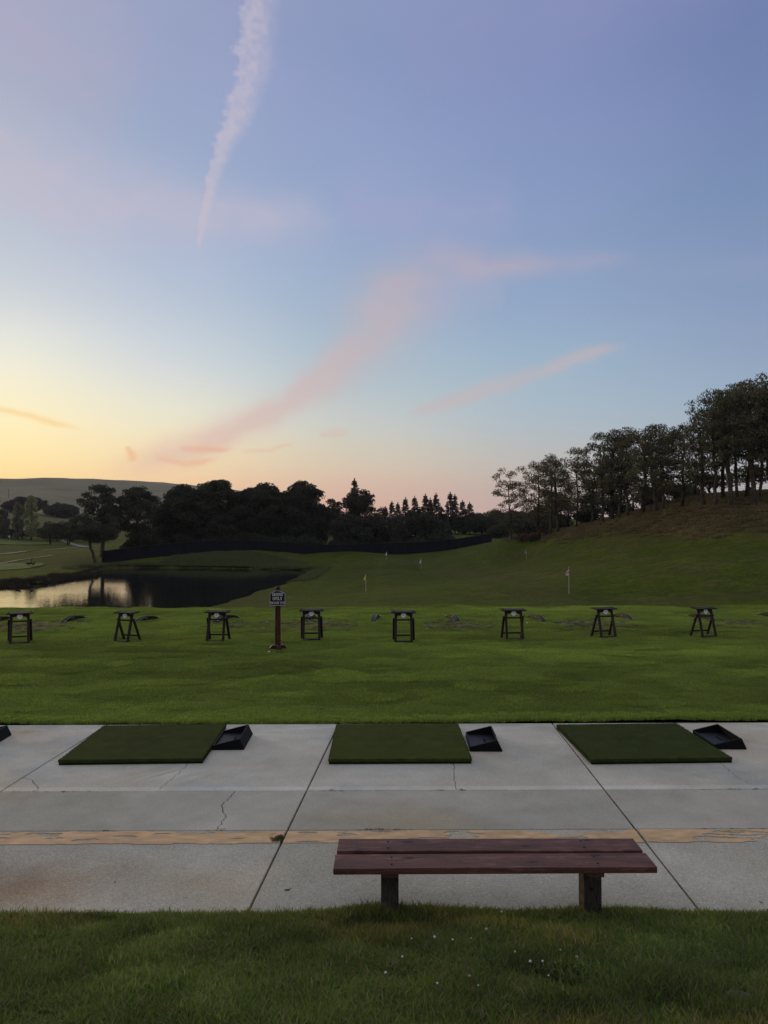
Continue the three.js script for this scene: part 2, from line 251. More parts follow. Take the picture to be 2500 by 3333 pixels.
function patch(name, pts, mat, lift, label) {
  const c = new THREE.CatmullRomCurve3(pts.map(([x, d]) => V(x, 0, -d)), true), n = 48, R = 14, pos = [], uv = [], idx = []; let cx = 0, cz = 0; const ring = c.getSpacedPoints(n).slice(0, n); ring.forEach((p) => { cx += p.x / n; cz += p.z / n; });
  for (let r = 0; r <= R; r++) for (let i = 0; i < n; i++) { const x = mix(cx, ring[i].x, r / R), z = mix(cz, ring[i].z, r / R); pos.push(x, Math.max(groundY(x, -z), groundY(x + 1, -z + 1), groundY(x - 1, -z - 1)) + lift, z); uv.push(x / 9, z / 9); if (r < R) { const a = r * n + i, b = r * n + ((i + 1) % n); idx.push(a, b, a + n, b, b + n, a + n); } }
  const g = new THREE.BufferGeometry(); g.setAttribute('position', new THREE.Float32BufferAttribute(pos, 3)); g.setAttribute('uv', new THREE.Float32BufferAttribute(uv, 2)); g.setIndex(idx); g.computeVertexNormals();
  const m = struct(mesh(name, g, mat)); m.userData.label = label; return m;
}
const pathMat = std(rgb(0.3, 0.28, 0.24), 0.9, { map: turfMap }), greenMat = std(rgb(0.14, 0.19, 0.05), 0.95, { map: turfMap });
drape('cart_path', [[-125, 222], [-115, 232], [-114, 250], [-112, 268], [-107, 288]], 1.5, pathMat, 0.12, 'pale cart path crossing the far fairway beyond the pond');
drape('cart_path', [[-95, 160], [-87, 173], [-87.5, 185], [-86, 199]], 0.7, pathMat, 0.1, 'narrow pale path beside the tee green left of the pond');
drape('cart_path', [[-190, 400], [-166, 372], [-140, 335], [-121, 302], [-104, 270]], 1.3, pathMat, 0.15, 'pale cart path passing behind the small bare trees');
patch('tee_green', [[-92, 172], [-80, 171], [-73.5, 166], [-71, 156], [-75, 148], [-90, 146]], greenMat, 0.08, 'light mown green on the left bank of the pond');
patch('putting_green', [[-175, 326], [-146, 324], [-134, 312], [-139, 298], [-150, 294], [-170, 296]], greenMat, 0.15, 'light putting green by the poplars');
patch('putting_green', [[17, 250], [27, 256], [36, 268], [34, 284], [22, 282], [16, 266]], greenMat, 0.18, 'light putting green beyond the windscreen fence');

// ---------------------------------------------------------------- foreground bank, concrete apron, tee
const edgePts = [[-9, 5.12], [-2.54, 5.1], [-1.52, 5.09], [-0.72, 5.085], [-0.32, 5.14], [-0.03, 5.175], [0.09, 5.165], [0.9, 5.1], [1.29, 5.125], [1.61, 5.115], [2.08, 5.065], [2.49, 5.05], [9, 5.08]];
function lawnEdge(x) { let i = 0; while (i < edgePts.length - 2 && x > edgePts[i + 1][0]) i++; const [a, p] = edgePts[i], [b, q] = edgePts[i + 1]; return mix(p, q, Math.min(1, Math.max(0, (x - a) / (b - a)))) + (fbm(x * 6, 3, 3, 61) - 0.5) * 0.05; }
function lawnY(x, d) {
  const t = 5.14 - d, hump = 0.03 * Math.exp(-((x - 0.05) ** 2) / 0.25 - (d - 5.0) ** 2 / 0.03) + 0.02 * Math.exp(-((x - 1.35) ** 2) / 0.12 - (d - 5.0) ** 2 / 0.03);
  const hole = -0.09 * Math.exp(-((x - 0.91) ** 2) / 0.012 - (d - 3.9) ** 2 / 0.006);
  return (t > 0 ? 0.19 * t * sst(-0.25, 0.5, t) * (1 - 0.3 * sst(3, 8, t)) : -0.02) + hump + hole + (fbm(x * 1.7, d * 1.7, 3, 62) - 0.5) * 0.05 * sst(0, 0.3, t) - 0.012 + 0.02 * sst(0, 0.12, t);
}
function teeY(x, d) { return 0.016 - 0.0066 * (d - 10.1) + (fbm(x * 0.5, d * 0.5, 3, 63) - 0.5) * 0.07 + (fbm(x * 1.1, d * 3.0, 4, 64) - 0.5) * 0.045 + (fbm(x * 5, d * 9, 2, 65) - 0.5) * 0.014 - 0.5 * sst(25.75, 26.5, d) * sst(25.6, 26, d); }
function sheet(x0, x1, d0, d1, nx, nd, f, uvs = 1) {
  const pos = [], uv = [], idx = [];
  for (let j = 0; j <= nd; j++) for (let i = 0; i <= nx; i++) { const x = mix(x0, x1, i / nx), d = mix(d0, d1, j / nd); pos.push(x, f(x, d), -d); uv.push(x * uvs, d * uvs); if (i < nx && j < nd) { const o = j * (nx + 1) + i; idx.push(o, o + 1, o + nx + 2, o, o + nx + 2, o + nx + 1); } }
  const g = new THREE.BufferGeometry(); g.setAttribute('position', new THREE.Float32BufferAttribute(pos, 3)); g.setAttribute('uv', new THREE.Float32BufferAttribute(uv, 2)); g.setIndex(idx); g.computeVertexNormals(); return g;
}
const soilMat = std(rgb(0.03, 0.024, 0.017), 0.95, { map: turfMap });
struct(mesh('soil', sheet(-11, 11, 4.4, 10.3, 2, 2, () => -0.035, 1), soilMat)).userData.label = 'dark soil in the joints between the slabs';
const lawnGround = struct(mesh('lawn', sheet(-9, 9, -7, 5.25, 220, 150, (x, d) => (d > lawnEdge(x) ? -0.028 : lawnY(x, d)), 0.6), std(rgb(0.09, 0.12, 0.025), 0.95, { map: turfMap, bumpMap: turfBump, bumpScale: 0.03 })));
lawnGround.userData.label = 'grass bank in front of the concrete apron';
const tee = struct(mesh('tee', sheet(-19, 19, 10.135, 27.2, 420, 190, teeY, 0.5), std(rgb(0.15, 0.23, 0.035), 0.95, { map: turfMap, bumpMap: turfBump, bumpScale: 0.02 })));
tee.userData.label = 'flat mown grass tee behind the concrete apron';

// ---- concrete slabs, each its own piece; cracked slabs are split along the crack
const PX = 5.3, PD0 = 4.7, PD1 = 10.15;
const concreteMap = tex(2048, 1024, (u, v) => {
  const x = -PX + u * 2 * PX, d = PD0 + v * (PD1 - PD0), row = d < 6.555 ? 0 : d < 7.535 ? 1 : 2;
  const col = x < -3.7 ? 0 : x < -0.75 + 0.06 * (d - 8) ? 1 : x < 2.14 ? 2 : 3;
  let k = [172, 170, 185][row] + [0, 2, -1, 1][col] * 2;
  k += (fbm(x * 0.9, d * 1.2, 5, 71 + row) - 0.5) * 34 + (fbm(x * 5, d * 5, 4, 75) - 0.5) * 18;
  const sp = NT[(((u * 2048) | 0) * 37 + ((v * 1024) | 0) * 911) & 65535], sp2 = vn(u * 1024, v * 512, 5), agg = [30, 12, 16][row];
  k += (sp - 0.5) * agg + (sp2 - 0.5) * agg * 0.9;
  if (row === 0 && sp2 > 0.86) k -= 26; if (row === 0 && sp > 0.985) k += 30;
  if (row === 2) { k += 13 * sst(7.66, 7.64, d) + 12 * sst(0.5, 0.75, fbm(x * 2, d * 9, 3, 77)) * sst(9.3, 10, d); }
  if (row === 1) k -= sst(-2.3, -2.6, x + (fbm(x * 2, d * 2, 3, 70) - 0.5) * 0.5) * 9;
  let r = k + 1, g = k - 1, b = k - 22;
  const st = sst(0.5, 0.78, fbm(x * 0.7 + 3, d * 0.9, 4, 78)); r += st * 5; g -= st * 1; b -= st * 8;             // pale brown film, patchy
  const rust = row === 0 ? Math.exp(-((x + 3.1) ** 2) / 1.6 - (d - 5.55) ** 2 / 0.12) * (0.3 + 1.1 * fbm(x * 2.5, d * 3, 4, 79)) : row === 2 ? Math.exp(-((x + 4.6) ** 2) / 0.12 - (d - 9.65) ** 2 / 0.05) * fbm(x * 4, d * 4, 3, 80) * 1.6 : 0;
  r -= rust * 16; g -= rust * 34; b -= rust * 42;
  const wet = sst(0.58, 0.8, fbm(x * 1.1 + 9, d * 1.6, 4, 81)) * (row === 2 ? 1 : 0.4); r -= wet * 16; g -= wet * 11; b -= wet * 4;    // bluish wash marks
  const sc = Math.exp(-((x + 2.35) ** 2) / 0.25 - (d - 8.05) ** 2 / 0.07); const lines = Math.pow(vn((x * 0.9 - d * 0.75) * 16, (x + d) * 1.2, 9), 2); r += sc * lines * 26; g += sc * lines * 26; b += sc * lines * 26;
  return [r, g, b];
});
concreteMap.wrapS = concreteMap.wrapT = THREE.MirroredRepeatWrapping;
const concreteBump = tex(512, 512, (u, v) => { const k = 255 * (0.5 * tfbm(u, v, 90, 2, 82) + 0.5 * tfbm(u, v, 24, 3, 83)); return [k, k, k]; }, { srgb: false, repeat: [8, 4] });
const concreteMat = std(0xffffff, 0.88, { map: concreteMap, bumpMap: concreteBump, bumpScale: 0.004 });
const apron = new THREE.Group(); apron.name = 'concrete_apron'; struct(apron).userData.label = 'jointed concrete apron with hitting bays'; scene.add(apron);
const jointX = { E: (d) => -6.7 + 0.03 * (d - 8), C: (d) => -3.75 + 0.05 * (d - 7.55), A: (d) => -0.635 + 0.0645 * (d - 9.54), B: (d) => 2.184 + 0.019 * (d - 9.94), F: (d) => 5.08 + 0.01 * (d - 9), L: () => -9.6, R: () => 8.1 };
function slab(pts) {
  const s = new THREE.Shape(pts.map(([x, d]) => new THREE.Vector2(x, d))), g = new THREE.ExtrudeGeometry(s, { depth: 0.09, bevelEnabled: true, bevelThickness: 0.005, bevelSize: 0.004, bevelOffset: -0.004, bevelSegments: 1 });
  g.rotateX(-Math.PI / 2); g.translate(0, -0.095, 0);
  const p = g.attributes.position, uv = g.attributes.uv; for (let i = 0; i < p.count; i++) uv.setXY(i, (p.getX(i) + PX) / (2 * PX), (-p.getZ(i) - PD0) / (PD1 - PD0));
  return mesh('slab', g, concreteMat, apron);
}
function crackLine(pts, seed, amp = 0.014) { const r = rng(seed), out = []; for (let i = 0; i < pts.length - 1; i++) { const n = 9; for (let k = 0; k < n; k++) { const t = k / n, j = k || i ? amp : 0; out.push([mix(pts[i][0], pts[i + 1][0], t) + (r() - 0.5) * 2 * j, mix(pts[i][1], pts[i + 1][1], t) + (r() - 0.5) * j]); } } out.push(pts[pts.length - 1]); return out; }
{
  const cols = ['L', 'E', 'C', 'A', 'B', 'F', 'R'], rows = [[4.75, 6.55], [6.565, 7.528], [7.543, 10.085]], gj = 0.008;
  const cracks = {                                           // column left joint + row -> crack from the near edge to the far edge
    'C1': [[-1.43, 6.563], [-1.41, 6.85], [-1.5, 7.15], [-1.46, 7.53]], 'C2': [[-2.22, 7.541], [-2.17, 7.9], [-2.14, 8.4], [-2.2, 9.2], [-2.1, 10.085]],
    'A2': [[0.7, 7.541], [0.71, 7.9], [0.745, 8.35], [0.8, 9.2], [0.75, 10.085]], 'B2': [[3.65, 7.541], [3.6, 7.95], [3.63, 8.4], [3.5, 9.3], [3.55, 10.085]],
  };
  let sd = 300;
  for (let c = 0; c < cols.length - 1; c++) for (let r = 0; r < 3; r++) {
    const l = jointX[cols[c]], q = jointX[cols[c + 1]], [a, b] = rows[r], A = [l(a) + gj, a], B = [q(a) - gj, a], C = [q(b) - gj, b], D = [l(b) + gj, b], key = cols[c] + r;
    if (key === 'C2') {                                      // broken corner beside the joint as well
      const k = crackLine(cracks[key], sd++), h = 0.0022, corner = crackLine([[-3.42, 7.541], [-3.43, 7.66], [-3.6, 7.88], [l(7.95) + gj, 7.95]], sd++, 0.012);
      slab([[l(a) + gj, a], [-3.42 - 0.005, 7.541], ...corner.slice(1, -1).map(([x, d]) => [x - 0.003, d - 0.002]), [l(7.94) + gj, 7.942]]);
      slab([[-3.42 + 0.005, 7.541], ...k.map(([x, d]) => [x - h, d]), D, [l(7.958) + gj, 7.958], ...corner.slice(1, -1).reverse().map(([x, d]) => [x + 0.003, d + 0.002])]);
      slab([...k.map(([x, d]) => [x + h, d]).reverse(), B, C]);
    } else if (cracks[key]) { const k = crackLine(cracks[key], sd++), h = key === 'C1' ? 0.0038 : 0.0028; slab([A, ...k.map(([x, d]) => [x - h, d]), D]); slab([...k.map(([x, d]) => [x + h, d]).reverse(), B, C]); }
    else slab([A, B, C, D]);
  }
  // painted line, worn through in flakes
  const wear = tex(2048, 64, (u, v) => { const x = -PX + u * 2 * PX, d = 6.27 + v * 0.27, n = fbm(x * 3.2, d * 14, 5, 84), m = fbm(x * 0.8, d, 2, 85); const on = n + (m - 0.5) * 0.12 < 0.64 - 0.2 * (v > 0.93 || v < 0.06 ? 1 : 0); const k = 0.9 + 0.25 * (fbm(x * 9, d * 20, 3, 86) - 0.5); return [222 * k, 187 * k, 136 * k, on ? 255 : 0]; });
  wear.wrapS = THREE.MirroredRepeatWrapping;
  const paintMat = std(0xffffff, 0.75, { map: wear, alphaTest: 0.5 });
  for (let c = 0; c < cols.length - 1; c++) {
    const l = jointX[cols[c]], q = jointX[cols[c + 1]], g = new THREE.BufferGeometry(), P = [[l(6.27) + 0.012, 6.272], [q(6.27) - 0.012, 6.272], [q(6.54) - 0.012, 6.545], [l(6.54) + 0.012, 6.545]];
    g.setAttribute('position', new THREE.Float32BufferAttribute(P.flatMap(([x, d]) => [x, 0.0035, -d]), 3)); g.setAttribute('uv', new THREE.Float32BufferAttribute(P.flatMap(([x, d]) => [(x + PX) / (2 * PX), (d - 6.27) / 0.275]), 2)); g.setIndex([0, 1, 2, 0, 2, 3]); g.computeVertexNormals();
    mesh('painted_line', g, paintMat, apron);
  }
}

// ---------------------------------------------------------------- hitting mats and ball trays
const pile = tex(512, 512, (u, v, i, j) => { const n = NT[(i * 193 + j * 57 + ((i * j) & 255)) & 65535], k = 165 + (n - 0.5) * 120 + (tfbm(u, v, 6, 3, 91) - 0.5) * 60; return [k * 0.98, k, k * 0.9]; }, { repeat: [1, 1] });
const pileBump = tex(512, 512, (u, v, i, j) => { const k = 255 * (0.7 * NT[(i * 193 + j * 57 + ((i * j) & 255)) & 65535] + 0.3 * tfbm(u, v, 40, 2, 92)); return [k, k, k]; }, { srgb: false });
const matTurf = std(rgb(0.14, 0.175, 0.04), 0.98, { map: pile, bumpMap: pileBump, bumpScale: 0.008 }), matTurf2 = std(rgb(0.105, 0.14, 0.035), 0.98, { map: pile, bumpMap: pileBump, bumpScale: 0.008 }), rubber = std(rgb(0.006, 0.006, 0.006), 0.65, { specularIntensity: 0.25 }), rubberGrey = std(rgb(0.016, 0.017, 0.02), 0.55);
function hittingMat(x0, x1, d0, d1, tone, turn, label) {
  const t = thing('hitting_mat', V((x0 + x1) / 2, 0.001, -(d0 + d1) / 2), turn), w = x1 - x0, l = d1 - d0;
  const top = box(w, 0.04, l, 0, 0.036, 0, 0.016), uv = top.attributes.uv, p = top.attributes.position; for (let i = 0; i < uv.count; i++) uv.setXY(i, p.getX(i) * 1.1 + p.getY(i), p.getZ(i) * 1.1 + p.getY(i));
  mesh('turf', top, tone, t); mesh('rubber_base', box(w - 0.012, 0.018, l - 0.012, 0, 0.009, 0, 0.003), rubber, t);
  // frayed fringe of pile round the rim
  const r = rng(500 + Math.round(x0 * 10)), gs = [], n = 2600; for (let i = 0; i < n; i++) { const s = r() * 2 * (w + l); let x, z; if (s < w) { x = s - w / 2; z = l / 2; } else if (s < 2 * w) { x = s - w - w / 2; z = -l / 2; } else if (s < 2 * w + l) { x = w / 2; z = s - 2 * w - l / 2; } else { x = -w / 2; z = s - 2 * w - l - l / 2; } gs.push([x * 0.996, 0.03 + r() * 0.024, z * 0.996, r() * 6.28]); }
  const pos = new Float32Array(n * 9); gs.forEach(([x, y, z, a], i) => { const c = Math.cos(a) * 0.004, q = Math.sin(a) * 0.004; pos.set([x - c, y, z - q, x + c, y, z + q, x + Math.sign(x) * 0.004 * (Math.abs(x) > w / 2 - 0.02), y + 0.008, z + Math.sign(z) * 0.004 * (Math.abs(z) > l / 2 - 0.02)], i * 9); });
  const g = new THREE.BufferGeometry(); g.setAttribute('position', new THREE.BufferAttribute(pos, 3)); g.setAttribute('uv', new THREE.BufferAttribute(new Float32Array(n * 6), 2)); g.computeVertexNormals(); stuff(mesh('pile_fringe', g, tone, t));
  return tag(t, label, 'golf mat', 'hitting mats on the concrete apron');
}
hittingMat(-3.56, -2.0, 8.385, 9.865, matTurf2, 0.03, 'dark green turf mat at the bay with the broken slab corner');
hittingMat(-0.615, 0.94, 8.365, 9.865, matTurf, 0.004, 'olive green turf mat straight down range of the wooden bench');
hittingMat(2.195, 3.745, 8.345, 9.83, matTurf2, 0.03, 'dark green turf mat whose far corner touches the diagonal slab joint');
function ballTray(x, d, turn, label) {
  const t = thing('ball_tray', V(x, 0.001, -d), turn), L = 0.66, w = 0.36, side = new THREE.Shape([[0, 0], [w, 0], [w + 0.008, 0.01], [w - 0.045, 0.122], [w - 0.06, 0.126], [0, 0.052]].map(([a, b]) => new THREE.Vector2(a, b)));
  for (const z of [L / 2 - 0.021, -L / 2 + 0.003]) { const g = new THREE.ExtrudeGeometry(side, { depth: 0.018, bevelEnabled: true, bevelThickness: 0.003, bevelSize: 0.003, bevelSegments: 2, bevelOffset: -0.003 }); g.translate(0, 0, z); mesh('side_wall', g, rubber, t); }
  const ow = new THREE.Shape([[w - 0.024, 0.004], [w + 0.004, 0.004], [w - 0.045, 0.121], [w - 0.062, 0.124]].map(([a, b]) => new THREE.Vector2(a, b))), og = new THREE.ExtrudeGeometry(ow, { depth: L - 0.044, bevelEnabled: false }); og.translate(0, 0, -L / 2 + 0.022); mesh('end_wall', og, rubber, t);
  mesh('floor', box(w - 0.026, 0.02, L - 0.046, (w - 0.026) / 2 + 0.002, 0.017, 0, 0.002), rubberGrey, t);
  mesh('front_lip', box(0.02, 0.05, L - 0.046, 0.004, 0.026, 0, 0.004), rubber, t);
  for (let k = 0; k < 5; k++) mesh('raised_mark', box(0.03, 0.004, 0.02, w * 0.55, 0.0285, -0.1 + k * 0.034, 0.001), rubber, t);
  return tag(t, label, 'ball tray', 'black rubber ball trays beside the mats');
}
ballTray(-1.995, 9.24, 0.02, 'black wedge-shaped rubber ball tray touching the mat at the broken slab corner');
ballTray(0.985, 9.15, -0.03, 'black wedge-shaped rubber ball tray beside the olive green mat');
ballTray(3.79, 9.2, -0.02, 'black wedge-shaped rubber ball tray by the mat on the diagonal slab joint');
ballTray(-4.98, 9.24, 0.05, 'black wedge-shaped rubber ball tray alone beside the rust stain on the concrete');

// ---------------------------------------------------------------- bench
const woodMap = (seed, base) => tex(1024, 128, (u, v) => {
  const wob = fbm(u * 5, v * 2, 3, seed) * 2.2, g = Math.abs(((v * 9 + wob + fbm(u * 2, v * 6, 3, seed + 1) * 3) % 1) - 0.5) * 2, f = vn(u * 300, v * 9 + 60, seed & 31) * 0.3 + vn(u * 60, v * 128, seed & 15) * 0.7;
  let k = 0.74 + 0.2 * g + 0.3 * (f - 0.5) + 0.35 * (fbm(u * 7, v * 2.5, 4, seed + 3) - 0.5);
  for (const [a, b, s] of [[0.24, 0.4, 1], [0.62, 0.7, 0.8], [0.83, 0.3, 0.9]]) { const q = Math.hypot((u - a) * 34, (v - b) * 9) / s; k *= 1 - 0.6 * Math.exp(-q * q * 2.5); }
  const ck = Math.abs(v - 0.55 - (fbm(u * 14, 2, 3, seed + 5) - 0.5) * 0.35); if (ck < 0.014 && vn(u * 7, 4, seed & 7) > 0.62) k *= 0.4;
  const worn = sst(0.56, 0.78, fbm(u * 16, v * 5, 4, seed + 9));
  return [base[0] * k + worn * 20, base[1] * k + worn * 17, base[2] * k + worn * 15];
});
const plankMats = [woodMap(101, [112, 75, 58]), woodMap(131, [107, 71, 56])].map((m) => std(0xffffff, 0.55, { map: m, bumpMap: m, bumpScale: 0.003 }));
const legMat = std(0xffffff, 0.85, { map: woodMap(161, [84, 76, 64]) });
{
  const b = thing('bench', V(0.69, 0, -5.09), 0);
  function plank(len, z, dep, m) { const g = new RoundedBoxGeometry(len, 0.04, dep, 2, 0.005), uv = g.attributes.uv, p = g.attributes.position; for (let i = 0; i < uv.count; i++) uv.setXY(i, p.getX(i) / 2.06 + 0.5, (p.getZ(i) + p.getY(i)) / 0.24 + 0.5); g.translate(0, 0.4, z); return mesh('plank', g, m, b); }
  const near = plank(2.035, 0.12, 0.212, plankMats[0]), far = plank(2.02, -0.13, 0.2, plankMats[1]);
  near.rotation.y = 0.004; far.rotation.y = -0.004;
  for (const x of [-0.661, 0.647]) {
    const g = new RoundedBoxGeometry(0.113, 0.46, 0.15, 2, 0.006), uv = g.attributes.uv, p = g.attributes.position; for (let i = 0; i < uv.count; i++) uv.setXY(i, p.getY(i) / 0.6 + x, (p.getX(i) + p.getZ(i)) / 0.2); g.translate(x, 0.115, 0.02); mesh('leg', g, legMat, b);
    mesh('cleat', box(0.09, 0.034, 0.4, x, 0.362, 0, 0.004), plankMats[1], b);
    for (const z of [0.07, 0.17, -0.08, -0.18]) { const c = new THREE.CylinderGeometry(0.007, 0.008, 0.005, 10); c.translate(x + (z > 0 ? 0.012 : -0.01), 0.4215, z); mesh('bolt_head', c, std(rgb(0.02, 0.018, 0.017), 0.5), b); }
  }
  tag(b, 'low red-brown two-plank wooden bench on two stout posts', 'bench');
}

// ---------------------------------------------------------------- sign
const font = await new FontLoader().loadAsync('fonts/droid/droid_serif_bold.typeface.json');
const postMat = std(0xffffff, 0.5, { map: woodMap(191, [74, 36, 29]) }), blackPaint = std(rgb(0.008, 0.008, 0.009), 0.35), whitePaint = std(rgb(0.72, 0.7, 0.64), 0.6);
{
  const y0 = teeY(-2.3, 16.62), s = thing('tee_sign', V(-2.3, y0, -16.62), 0.06);
  const post = new THREE.CylinderGeometry(0.062, 0.064, 1.27, 8); post.rotateY(Math.PI / 8); post.translate(0, 0.655, 0); mesh('post', post, postMat, s);
  const knob = new THREE.LatheGeometry([[0, 0.075], [0.03, 0.07], [0.052, 0.05], [0.058, 0.025], [0.05, 0.006], [0.06, 0]].map(([a, b]) => new THREE.Vector2(a, b)), 12); knob.translate(0, 1.29, 0); mesh('finial', knob, postMat, s);
  const outline = (w, h, a) => { const q = new THREE.Shape(); q.moveTo(-w, 0); q.lineTo(w, 0); q.lineTo(w, h); q.quadraticCurveTo(w * 0.7, h + a * 0.25, w * 0.45, h + a * 0.75); q.quadraticCurveTo(0, h + a * 1.35, -w * 0.45, h + a * 0.75); q.quadraticCurveTo(-w * 0.7, h + a * 0.25, -w, h); return q; };
  const rim = new THREE.ExtrudeGeometry(outline(0.172, 0.27, 0.052), { depth: 0.02, bevelEnabled: true, bevelSize: 0.003, bevelThickness: 0.003, bevelSegments: 1 }); rim.translate(0, 0.945, 0.064); const plate = mesh('sign_plate', rim, blackPaint, s);
  const bo = outline(0.166, 0.264, 0.052), hole = outline(0.158, 0.25, 0.052); const hp = new THREE.Path(hole.getPoints(10).map((p) => new THREE.Vector2(p.x, p.y + 0.008))); bo.holes.push(hp);
  const bg = new THREE.ExtrudeGeometry(bo, { depth: 0.002, bevelEnabled: false }); bg.translate(0, 0.948, 0.0875); mesh('border', bg, whitePaint, plate);
  for (const [txt, sz, y, sx] of [['IRONS', 0.066, 1.152, 0.78], ['ONLY', 0.066, 1.064, 0.78], ['THANK YOU', 0.049, 0.982, 0.82]]) { const t = new TextGeometry(txt, { font, size: sz, depth: 0.002, curveSegments: 3 }); t.computeBoundingBox(); const bb = t.boundingBox; t.translate(-(bb.min.x + bb.max.x) / 2, 0, 0); t.scale(sx, 1, 1); t.translate(0, y, 0.0875); mesh('lettering', t, whitePaint, plate); }
  for (const [a, l] of [[0, 0.36], [Math.PI / 2, 0.34]]) {
    const sh = new THREE.Shape([[-l / 2, 0], [l / 2, 0], [l / 2, 0.03], [l / 2 - 0.05, 0.085], [-l / 2 + 0.05, 0.085], [-l / 2, 0.03]].map(([p, q]) => new THREE.Vector2(p, q))), g = new THREE.ExtrudeGeometry(sh, { depth: 0.082, bevelEnabled: true, bevelSize: 0.004, bevelThickness: 0.004, bevelSegments: 1 });
    g.translate(0, a ? 0.008 : 0, -0.041); g.rotateY(a + 0.25); mesh('foot', g, postMat, s);
  }
  tag(s, 'black sign reading irons only thank you on a red-brown post', 'sign');
  const pt = new THREE.CircleGeometry(1, 26); pt.rotateX(-Math.PI / 2); const pp = pt.attributes.position; for (let i = 0; i < pp.count; i++) { const a = Math.atan2(pp.getZ(i), pp.getX(i)), r = Math.hypot(pp.getX(i), pp.getZ(i)) * (0.7 + 0.6 * vn(a * 2 + 9, 3, 4)), x = -2.42 + Math.cos(a) * r * 0.3, d = 16.25 - Math.sin(a) * r * 0.2; pp.setXYZ(i, x, teeY(x, d) + 0.012, -d); } pt.computeVertexNormals();
  struct(mesh('dark_patch', pt, soilMat)).userData.label = 'dark patch at the foot of the sign';  // dark irregular patch laid on the turf by the sign foot
  const sc = mesh('paper_scrap', box(0.06, 0.006, 0.03, 0, 0, 0, 0.002), whitePaint); sc.position.set(-2.42, teeY(-2.42, 16.12) + 0.03, -16.12); sc.rotation.set(0.2, 0.4, 0.1); tag(sc, 'small white scrap in the grass by the sign foot', 'scrap');
}

// ---------------------------------------------------------------- bag stands
const standMat = std(0xffffff, 0.7, { map: woodMap(211, [48, 38, 31]) }), badgeMat = (() => {
  const c = document.createElement('canvas'); c.width = c.height = 128; const x = c.getContext('2d'); x.fillStyle = '#f6f7f4'; x.fillRect(0, 0, 128, 128); x.strokeStyle = '#8c9494'; x.lineWidth = 5;
  x.beginPath(); x.moveTo(26, 62); x.bezierCurveTo(40, 48, 52, 70, 64, 56); x.bezierCurveTo(76, 48, 86, 68, 102, 56); x.stroke(); x.lineWidth = 4; x.beginPath(); x.moveTo(34, 76); x.lineTo(94, 76); x.stroke(); x.beginPath(); x.moveTo(48, 88); x.lineTo(80, 88); x.stroke();
  const t = new THREE.CanvasTexture(c); t.colorSpace = THREE.SRGBColorSpace; return std(0xffffff, 0.45, { map: t });
})();
function makeStand() {
  const t = thing('bag_stand', V(0, 0, 0));
  const o = new THREE.Shape(); o.moveTo(-0.27, 0.1); o.lineTo(-0.27, -0.1); o.quadraticCurveTo(-0.27, -0.125, -0.245, -0.125); o.lineTo(0.245, -0.125); o.quadraticCurveTo(0.27, -0.125, 0.27, -0.1); o.lineTo(0.27, 0.1); o.quadraticCurveTo(0.262, 0.13, 0.235, 0.125); o.quadraticCurveTo(0.16, 0.1, 0, 0.1); o.quadraticCurveTo(-0.16, 0.1, -0.235, 0.125); o.quadraticCurveTo(-0.262, 0.13, -0.27, 0.1);
  for (const s of [-1, 1]) { const h = new THREE.Path(); h.moveTo(s * 0.24, -0.06); h.lineTo(s * 0.24, 0.07); h.lineTo(s * 0.195, 0.07); h.lineTo(s * 0.195, -0.06); h.closePath(); o.holes.push(h); }
  const top = new THREE.ExtrudeGeometry(o, { depth: 0.018, bevelEnabled: true, bevelSize: 0.004, bevelThickness: 0.004, bevelSegments: 2 }); top.rotateX(-Math.PI / 2); top.rotateX(0.06); top.translate(0, 0.632, 0.02); mesh('tray_top', top, standMat, t);
  const ap = new THREE.Shape(); ap.moveTo(-0.165, 0); ap.lineTo(-0.165, 0.078); ap.lineTo(0.165, 0.078); ap.lineTo(0.165, 0); ap.lineTo(0.13, 0.004); ap.quadraticCurveTo(0.07, 0.034, 0, 0.036); ap.quadraticCurveTo(-0.07, 0.034, -0.13, 0.004); ap.closePath();
  const ag = new THREE.ExtrudeGeometry(ap, { depth: 0.018, bevelEnabled: true, bevelSize: 0.002, bevelThickness: 0.002, bevelSegments: 1 }); ag.translate(0, 0.545, 0.06); const apron2 = mesh('apron', ag, standMat, t);
  const bd = new THREE.CylinderGeometry(0.054, 0.054, 0.006, 24); bd.rotateY(Math.PI / 2); bd.rotateX(Math.PI / 2); bd.translate(0, 0.572, 0.0835); const badge = mesh('badge', bd, badgeMat, apron2);
  const rg = new THREE.TorusGeometry(0.055, 0.003, 6, 24); rg.translate(0, 0.572, 0.084); mesh('badge_rim', rg, std(rgb(0.25, 0.25, 0.25), 0.4), badge);
  for (const s of [-1, 1]) { mesh('front_leg', bar(V(s * 0.165, 0.63, 0.03), V(s * 0.176, 0.0, 0.2), 0.054, 0.036), standMat, t); mesh('rear_leg', bar(V(s * 0.21, 0.5, 0.05), V(s * 0.222, 0.0, -0.17), 0.05, 0.034), standMat, t); }
  mesh('stretcher', bar(V(-0.17, 0.47, 0.073), V(0.17, 0.47, 0.073), 0.035, 0.024), standMat, t);
  mesh('stretcher', bar(V(-0.2, 0.115, -0.122), V(0.2, 0.115, -0.122), 0.035, 0.022), standMat, t);
  mesh('foot_board', box(0.345, 0.022, 0.13, 0, 0.022, 0.16, 0.004), standMat, t);
  for (const s of [-1, 1]) { const b = new THREE.CylinderGeometry(0.008, 0.008, 0.012, 8); b.rotateZ(Math.PI / 2); b.translate(s * 0.235, 0.46, 0.04); mesh('pivot_bolt', b, std(rgb(0.3, 0.3, 0.3), 0.4, { metalness: 0.6 }), t); }
  return t;
}
